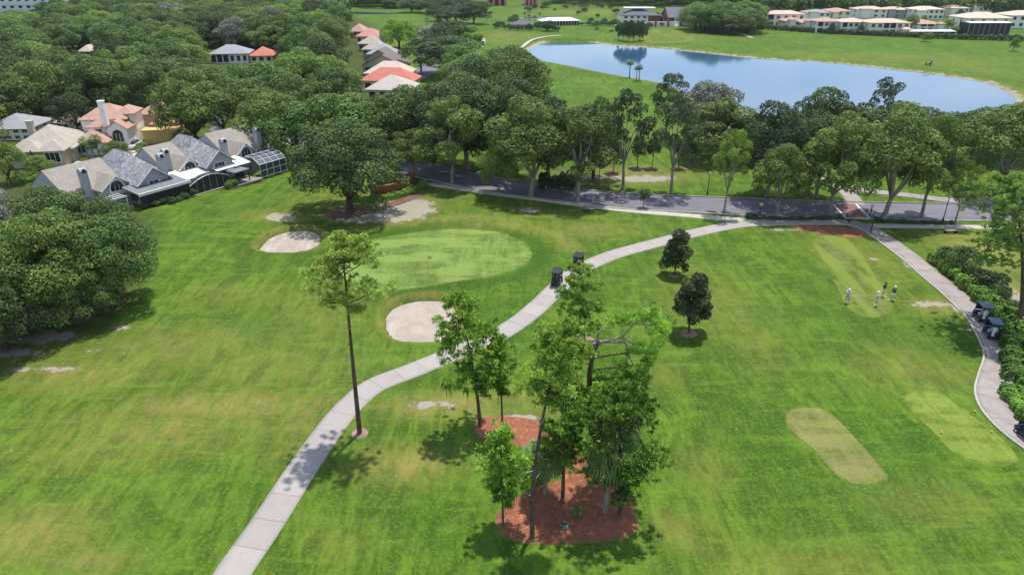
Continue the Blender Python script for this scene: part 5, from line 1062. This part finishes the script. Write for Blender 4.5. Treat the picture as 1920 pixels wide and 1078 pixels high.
def figure(px,py,rz,label,shirt,shorts,hat,pose,hgt=1.76):
    x,y=P(px,py); e=empty('person',(x,y,hz1(x,y)),rz,label,'person'); k=hgt/1.76   # faces -y
    la,ra=pose
    J={'pel':(0,0,.95),'wai':(0,.01,1.1),'che':(0,0,1.3),'nec':(0,.0,1.47),'hed':(0,-.02,1.6),'top':(0,-.01,1.72)}
    for s,n_,arm in((-1,'l',la),(1,'r',ra)):
        J['hip'+n_]=(s*.1,0,.92); J['kne'+n_]=(s*.13,-.03,.5); J['ank'+n_]=(s*.15,.02,.09); J['toe'+n_]=(s*.17,-.15,.05); J['sho'+n_]=(s*.19,0,1.42)
        J['elb'+n_]=(s*.19+arm[0][0],arm[0][1],arm[0][2]); J['wri'+n_]=arm[1]
    ed=[('pel','wai'),('wai','che'),('che','nec'),('nec','hed'),('hed','top')]
    rad={'pel':.13,'wai':.12,'che':.14,'nec':.055,'hed':.095,'top':.05}
    for n_ in 'lr':
        ed+=[('pel','hip'+n_),('hip'+n_,'kne'+n_),('kne'+n_,'ank'+n_),('ank'+n_,'toe'+n_),('che','sho'+n_),('sho'+n_,'elb'+n_),('elb'+n_,'wri'+n_)]
        rad.update({'hip'+n_:.09,'kne'+n_:.055,'ank'+n_:.038,'toe'+n_:.035,'sho'+n_:.065,'elb'+n_:.042,'wri'+n_:.03})
        wr=Vector(J['wri'+n_]); d=(wr-Vector(J['elb'+n_])).normalized(); sd_=d.cross(Vector((0,1,0.3))).normalized(); pm=wr+d*.07; J['pal'+n_]=tuple(pm); ed.append(('wri'+n_,'pal'+n_)); rad['pal'+n_]=.032
        for f in range(5):
            off=(f-1.5)*.02; ln=(.075,.085,.08,.062,.05)[f]
            if f==4: b_=wr+d*.03+sd_*.045; t_=b_+d*.045+sd_*.02
            else: b_=pm+sd_*off+d*.03; t_=b_+d*ln*.6+Vector((0,-.02,0))
            J['fa%d'%f+n_]=tuple(b_); J['fb%d'%f+n_]=tuple(t_); ed+=[('pal'+n_ if f<4 else 'wri'+n_,'fa%d'%f+n_),('fa%d'%f+n_,'fb%d'%f+n_)]; rad['fa%d'%f+n_]=.010; rad['fb%d'%f+n_]=.008
    def skin(name,names,edges,radf,m_,root,sub=1):
        idx={n:i for i,n in enumerate(names)}; me=bpy.data.meshes.new(name); me.from_pydata([tuple(k*q for q in J[n]) for n in names],[(idx[a],idx[b]) for a,b in edges],[]); o=bpy.data.objects.new(name,me); link(o,e)
        md=o.modifiers.new('s','SKIN'); 
        if not me.skin_vertices: 
            try: me.attributes.new('x','FLOAT','POINT')
            except Exception: pass
        sv=me.skin_vertices[0].data if me.skin_vertices else None
        if sv:
            for n in names: sv[idx[n]].radius=(radf(n)*k,radf(n)*k); sv[idx[n]].use_root=(n==root)
        m2=o.modifiers.new('ss','SUBSURF'); m2.levels=sub; m2.render_levels=sub
        dg=bpy.context.evaluated_depsgraph_get(); me2=bpy.data.meshes.new_from_object(o.evaluated_get(dg)); o.modifiers.clear(); me2.materials.clear(); me2.materials.append(m_); o.data=me2
        for p in me2.polygons: p.use_smooth=True
        return o
    skin('body',list(J),ed,lambda n:rad[n],M['skin'],'pel')
    tn=['pel','wai','che','shol','shor','elbl','elbr']; J2=dict(J)
    for s in 'lr': J['elb'+s]=tuple(np.array(J['sho'+s])*.35+np.array(J['elb'+s])*.65)
    skin('shirt',tn,[('pel','wai'),('wai','che'),('che','shol'),('che','shor'),('shol','elbl'),('shor','elbr')],lambda n:{'pel':.145,'wai':.15,'che':.165}.get(n,.085 if n[:3]=='sho' else .068),shirt,'pel'); J.update(J2)
    for s in 'lr': J['kne'+s]=tuple(np.array(J['hip'+s])*.12+np.array(J2['kne'+s])*.88)
    J['wai']=(0,.01,1.0); skin('shorts',['wai','pel','hipl','hipr','knel','kner'],[('wai','pel'),('pel','hipl'),('pel','hipr'),('hipl','knel'),('hipr','kner')],lambda n:{'wai':.14,'pel':.15}.get(n,.115 if n[:3]=='hip' else .1),shorts,'wai'); J.update(J2)
    for s in 'lr': 
        a_=J2['ank'+s]; MB().ball((a_[0]*k,(a_[1]-.07)*k,.05),(.055,.15,.055),10,6).build('shoe',M['white'],e,True); MB().tube([(a_[0]*k,a_[1]*k,.08),(a_[0]*k,a_[1]*k,.2)],.05,8).build('sock',M['white'],e,True)
    hd=J2['hed']; h_=MB(); h_.ball((hd[0],hd[1]+.01,(hd[2]+.06)*k),(.118,.13,.10),12,8); h_.prism([(-.09,-.08,(hd[2]+.045)*k),(.09,-.08,(hd[2]+.045)*k),(.07,-.23,(hd[2]+.03)*k),(-.07,-.23,(hd[2]+.03)*k)],(0,0,.015)); h_.build('cap',hat,e,True)
    f=MB(); f.ball((0,(hd[1]-.1),(hd[2]-.0)*k),(.014,.022,.022),6,5); f.build('nose',M['skin'],e,True)
    for s in(-1,1): MB().ball((s*.034,hd[1]-.088,(hd[2]+.022)*k),.012,6,5).build('eye',M['black'],e,True); MB().ball((s*.098,hd[1]+.01,hd[2]*k),(.015,.025,.035),6,5).build('ear',M['skin'],e,True)
    MB().bc((0,hd[1]-.092,(hd[2]-.045)*k),(.045,.01,.008)).build('mouth',M['rterra'],e)
    return e,x,y,J2
C1=mat('pale_blue_cloth',(.5,.56,.68),.8,.08,8); C2=mat('white_cloth',(.72,.74,.76),.8,.05,8); C3=mat('black_cloth',(.02,.02,.025),.8,.1,8); C4=mat('navy_cloth',(.04,.07,.14),.8,.1,8); C5=mat('grey_blue_cloth',(.35,.42,.55),.8,.08,8)
dn=[(.05,.05,1.14),(-.3,-.03,.9)]
armsdown=([(-.06,.02,1.15),(-.27,-.08,.92)],[(.06,.02,1.15),(.27,-.08,.92)]); grip=([(-.04,-.12,1.16),(-.05,-.33,.98)],[(.04,-.12,1.16),(.04,-.34,1.0)])
def club(x,y,rz,top,tip,label):
    e=empty('golf_club',(x,y,hz1(x,y)),rz,label,'golf club'); MB().tube([top,tip],[.016,.01],6).build('shaft',M['chrome'],e); MB().bc((tip[0]+.04,tip[1],tip[2]),(.11,.05,.05)).build('club_head',M['chrome'],e); MB().tube([top,tuple(np.array(top)*.78+np.array(tip)*.22)],.02,6).build('grip',M['black'],e)
for i,(a,b,rz,l,sh,so_,ht,ps,cl) in enumerate([(1587,569,2.6,'golfer standing apart at the left, pale blue shirt and white cap',C1,C5,C2,grip,'club held by the golfer standing apart'),(1642,574,-2.2,'golfer nearest the camera in all pale clothes and white cap',C2,C1,C2,armsdown,None),(1654,558,.6,'golfer in a black shirt and white shorts',C3,C2,C3,armsdown,None),(1672,565,3.0,'rightmost golfer in a navy shirt with white cap, arms forward',C4,C2,C2,grip,'club held by the rightmost golfer')]):
    e_,x,y,J_=figure(a,b,rz,l,sh,so_,ht,ps)
    if cl: club(x,y,rz,(0,-.36,1.05),(.0,-.62,.04),cl)
x,y=P(804,516); z0=hz1(x,y)+.04; e=empty('flagstick',(x,y,z0),0,'yellow flagstick on the putting green','flagstick'); MB().cyl((0,0,-.1),.03,2.2,8).build('pole',M['yellow'],e); m_=MB(); m_.prism([(.03,0,2.08),(.45,.05,1.95),(.42,.1,1.65),(.03,0,1.72)],(0,.01,0)); m_.build('flag',M['yellow'],e); MB().cyl((0,0,-.02),.055,.03,12).build('cup',M['black'],e)
def lamp(px,py,top,label):
    x,y=P(px,py); z0=hz1(x,y); h=ZT(x,y,top)-z0; e=empty('street_lamp',(x,y,z0),0,label,'street lamp','green lamp posts along the road'); m_=MB(); m_.tube([(0,0,-.1),(0,0,.5),(0,0,.55),(0,0,h-.6)],[.14,.12,.07,.05],8); m_.build('post',M['steelgreen'],e); g_=MB().tube([(0,0,h-.6),(0,0,h-.45),(0,0,h-.15),(0,0,h-.05)],[.1,.2,.17,.05],10).build('globe',M['lampglass'],e,True); MB().tube([(0,0,h-.06),(0,0,h+.08)],[.12,.02],8).build('finial',M['steelgreen'],g_)
lamp(1326,367,321,'green lamp post on the lawn across the road left of the thin light tree'); lamp(936,361,316,'green lamp post on the near verge in front of the middle of the road'); lamp(1768,413,365,'lamp post on the near verge at the right'); lamp(746,300,262,'lamp post beyond the road by the wood')
def post(px,py,h,label,name='sign_post',sign=False,m_='black',cat='post'):
    x,y=P(px,py); e=empty(name,(x,y,hz1(x,y)),0,label,cat); MB().box(-.06,.06,-.06,.06,-.1,h).build('post',M[m_],e)
    if sign: MB().box(-.25,.25,-.1,-.065,h-.5,h).build('sign_panel',M[sign],e)
    else: MB().box(-.08,.08,-.08,.08,h+.002,h+.06).build('cap',M[m_],e)
post(1424,404,1.9,'sign post with a small yellow panel on the near verge',sign='yellow',cat='sign'); post(1583,408,1.0,'short white post at the corner of the brick crossing',m_='white'); post(1632,437,1.3,'black post at the mouth of the right cart path'); post(1631,405,1.8,'sign post right of the brick crossing',sign='white',cat='sign')
x,y=P(1104,396); e=empty('bench',(x,y,hz1(x,y)),R(-8),'grey park bench facing the green beside the sidewalk','bench')
MB().box(-.9,.9,-.25,.25,.42,.48).build('seat',M['deadwood'],e); MB().bc((0,.27,.72),(1.8,.06,.42),0,-.15).build('backrest',M['deadwood'],e)
for sx in(-.75,.75):
    MB().box(sx-.04,sx+.04,-.22,.22,-.05,.418).build('leg',M['black'],e); MB().box(sx-.05,sx+.05,-.28,.22,.62,.66).build('armrest',M['black'],e)
x,y=P(1782,436); e=empty('bench',(x,y,hz1(x,y)),R(3),'bench on the lawn right of the crossing, behind the thin bare tree','bench')
MB().box(-.9,.9,-.25,.25,.42,.48).build('seat',M['deadwood'],e); MB().bc((0,.27,.72),(1.8,.06,.42),0,-.15).build('backrest',M['deadwood'],e)
for sx in(-.75,.75): MB().box(sx-.04,sx+.04,-.22,.22,-.05,.418).build('leg',M['black'],e)
# tee markers, car by the pink house
for i,(a,b,l) in enumerate([(1826,778,'tee marker at the upper edge of the bright tee box'),(1762,819,'tee marker at the left of the bright tee box'),(1856,817,'tee marker at the right of the bright tee box')]):
    x,y=P(a,b); o=MB().ball((0,0,.08),.09,10,7).build('tee_marker',M['yellow'],None,True); o.location=(x,y,hz1(x,y)+.05); tag(o,l,'tee marker')
x,y=P(254,279); e=empty('parked_car',(x,y,hz1(x,y)+.1),R(8),'white car parked beside the pink roofed house','car')
m_=MB(); m_.prism([(-.9,-2.2,.3),(-.9,2.1,.3),(-.9,2.2,.7),(-.9,1.3,.85),(-.9,.8,1.0),(-.9,-2.,1.0),(-.9,-2.25,.7)],(1.8,0,0)); m_.build('body',M['white'],e,False)
m_=MB(); m_.prism([(-.78,-1.9,1.003),(-.78,.9,1.003),(-.7,.3,1.5),(-.7,-1.4,1.5)],(1.5,0,0)); m_.build('cabin',M['glass'],e)
for sx in(-.85,.85):
    for sy in(-1.4,1.4): w_=MB().tube([(sx-.1,sy,.3),(sx+.1,sy,.3)],.32,14).build('wheel',M['rubber'],e); MB().tube([(sx-.11,sy,.3),(sx+.11,sy,.3)],.17,10).build('rim',M['chrome'],w_)

# ---------------------------------------------------------------- light haze between here and the far tree line
hb=MB().box(-2500,2500,-50,3100,-6,60).build('haze',None); tag(hb,None,None,None,'stuff')
hm=bpy.data.materials.new('haze_air'); hm.use_nodes=True; t_=hm.node_tree; t_.nodes.clear(); oo=t_.nodes.new('ShaderNodeOutputMaterial'); pv=t_.nodes.new('ShaderNodeVolumePrincipled')
pv.inputs['Color'].default_value=(.80,.88,1,1); pv.inputs['Density'].default_value=.00006; pv.inputs['Anisotropy'].default_value=.2
t_.links.new(pv.outputs[0],oo.inputs['Volume']); hb.data.materials.append(hm)
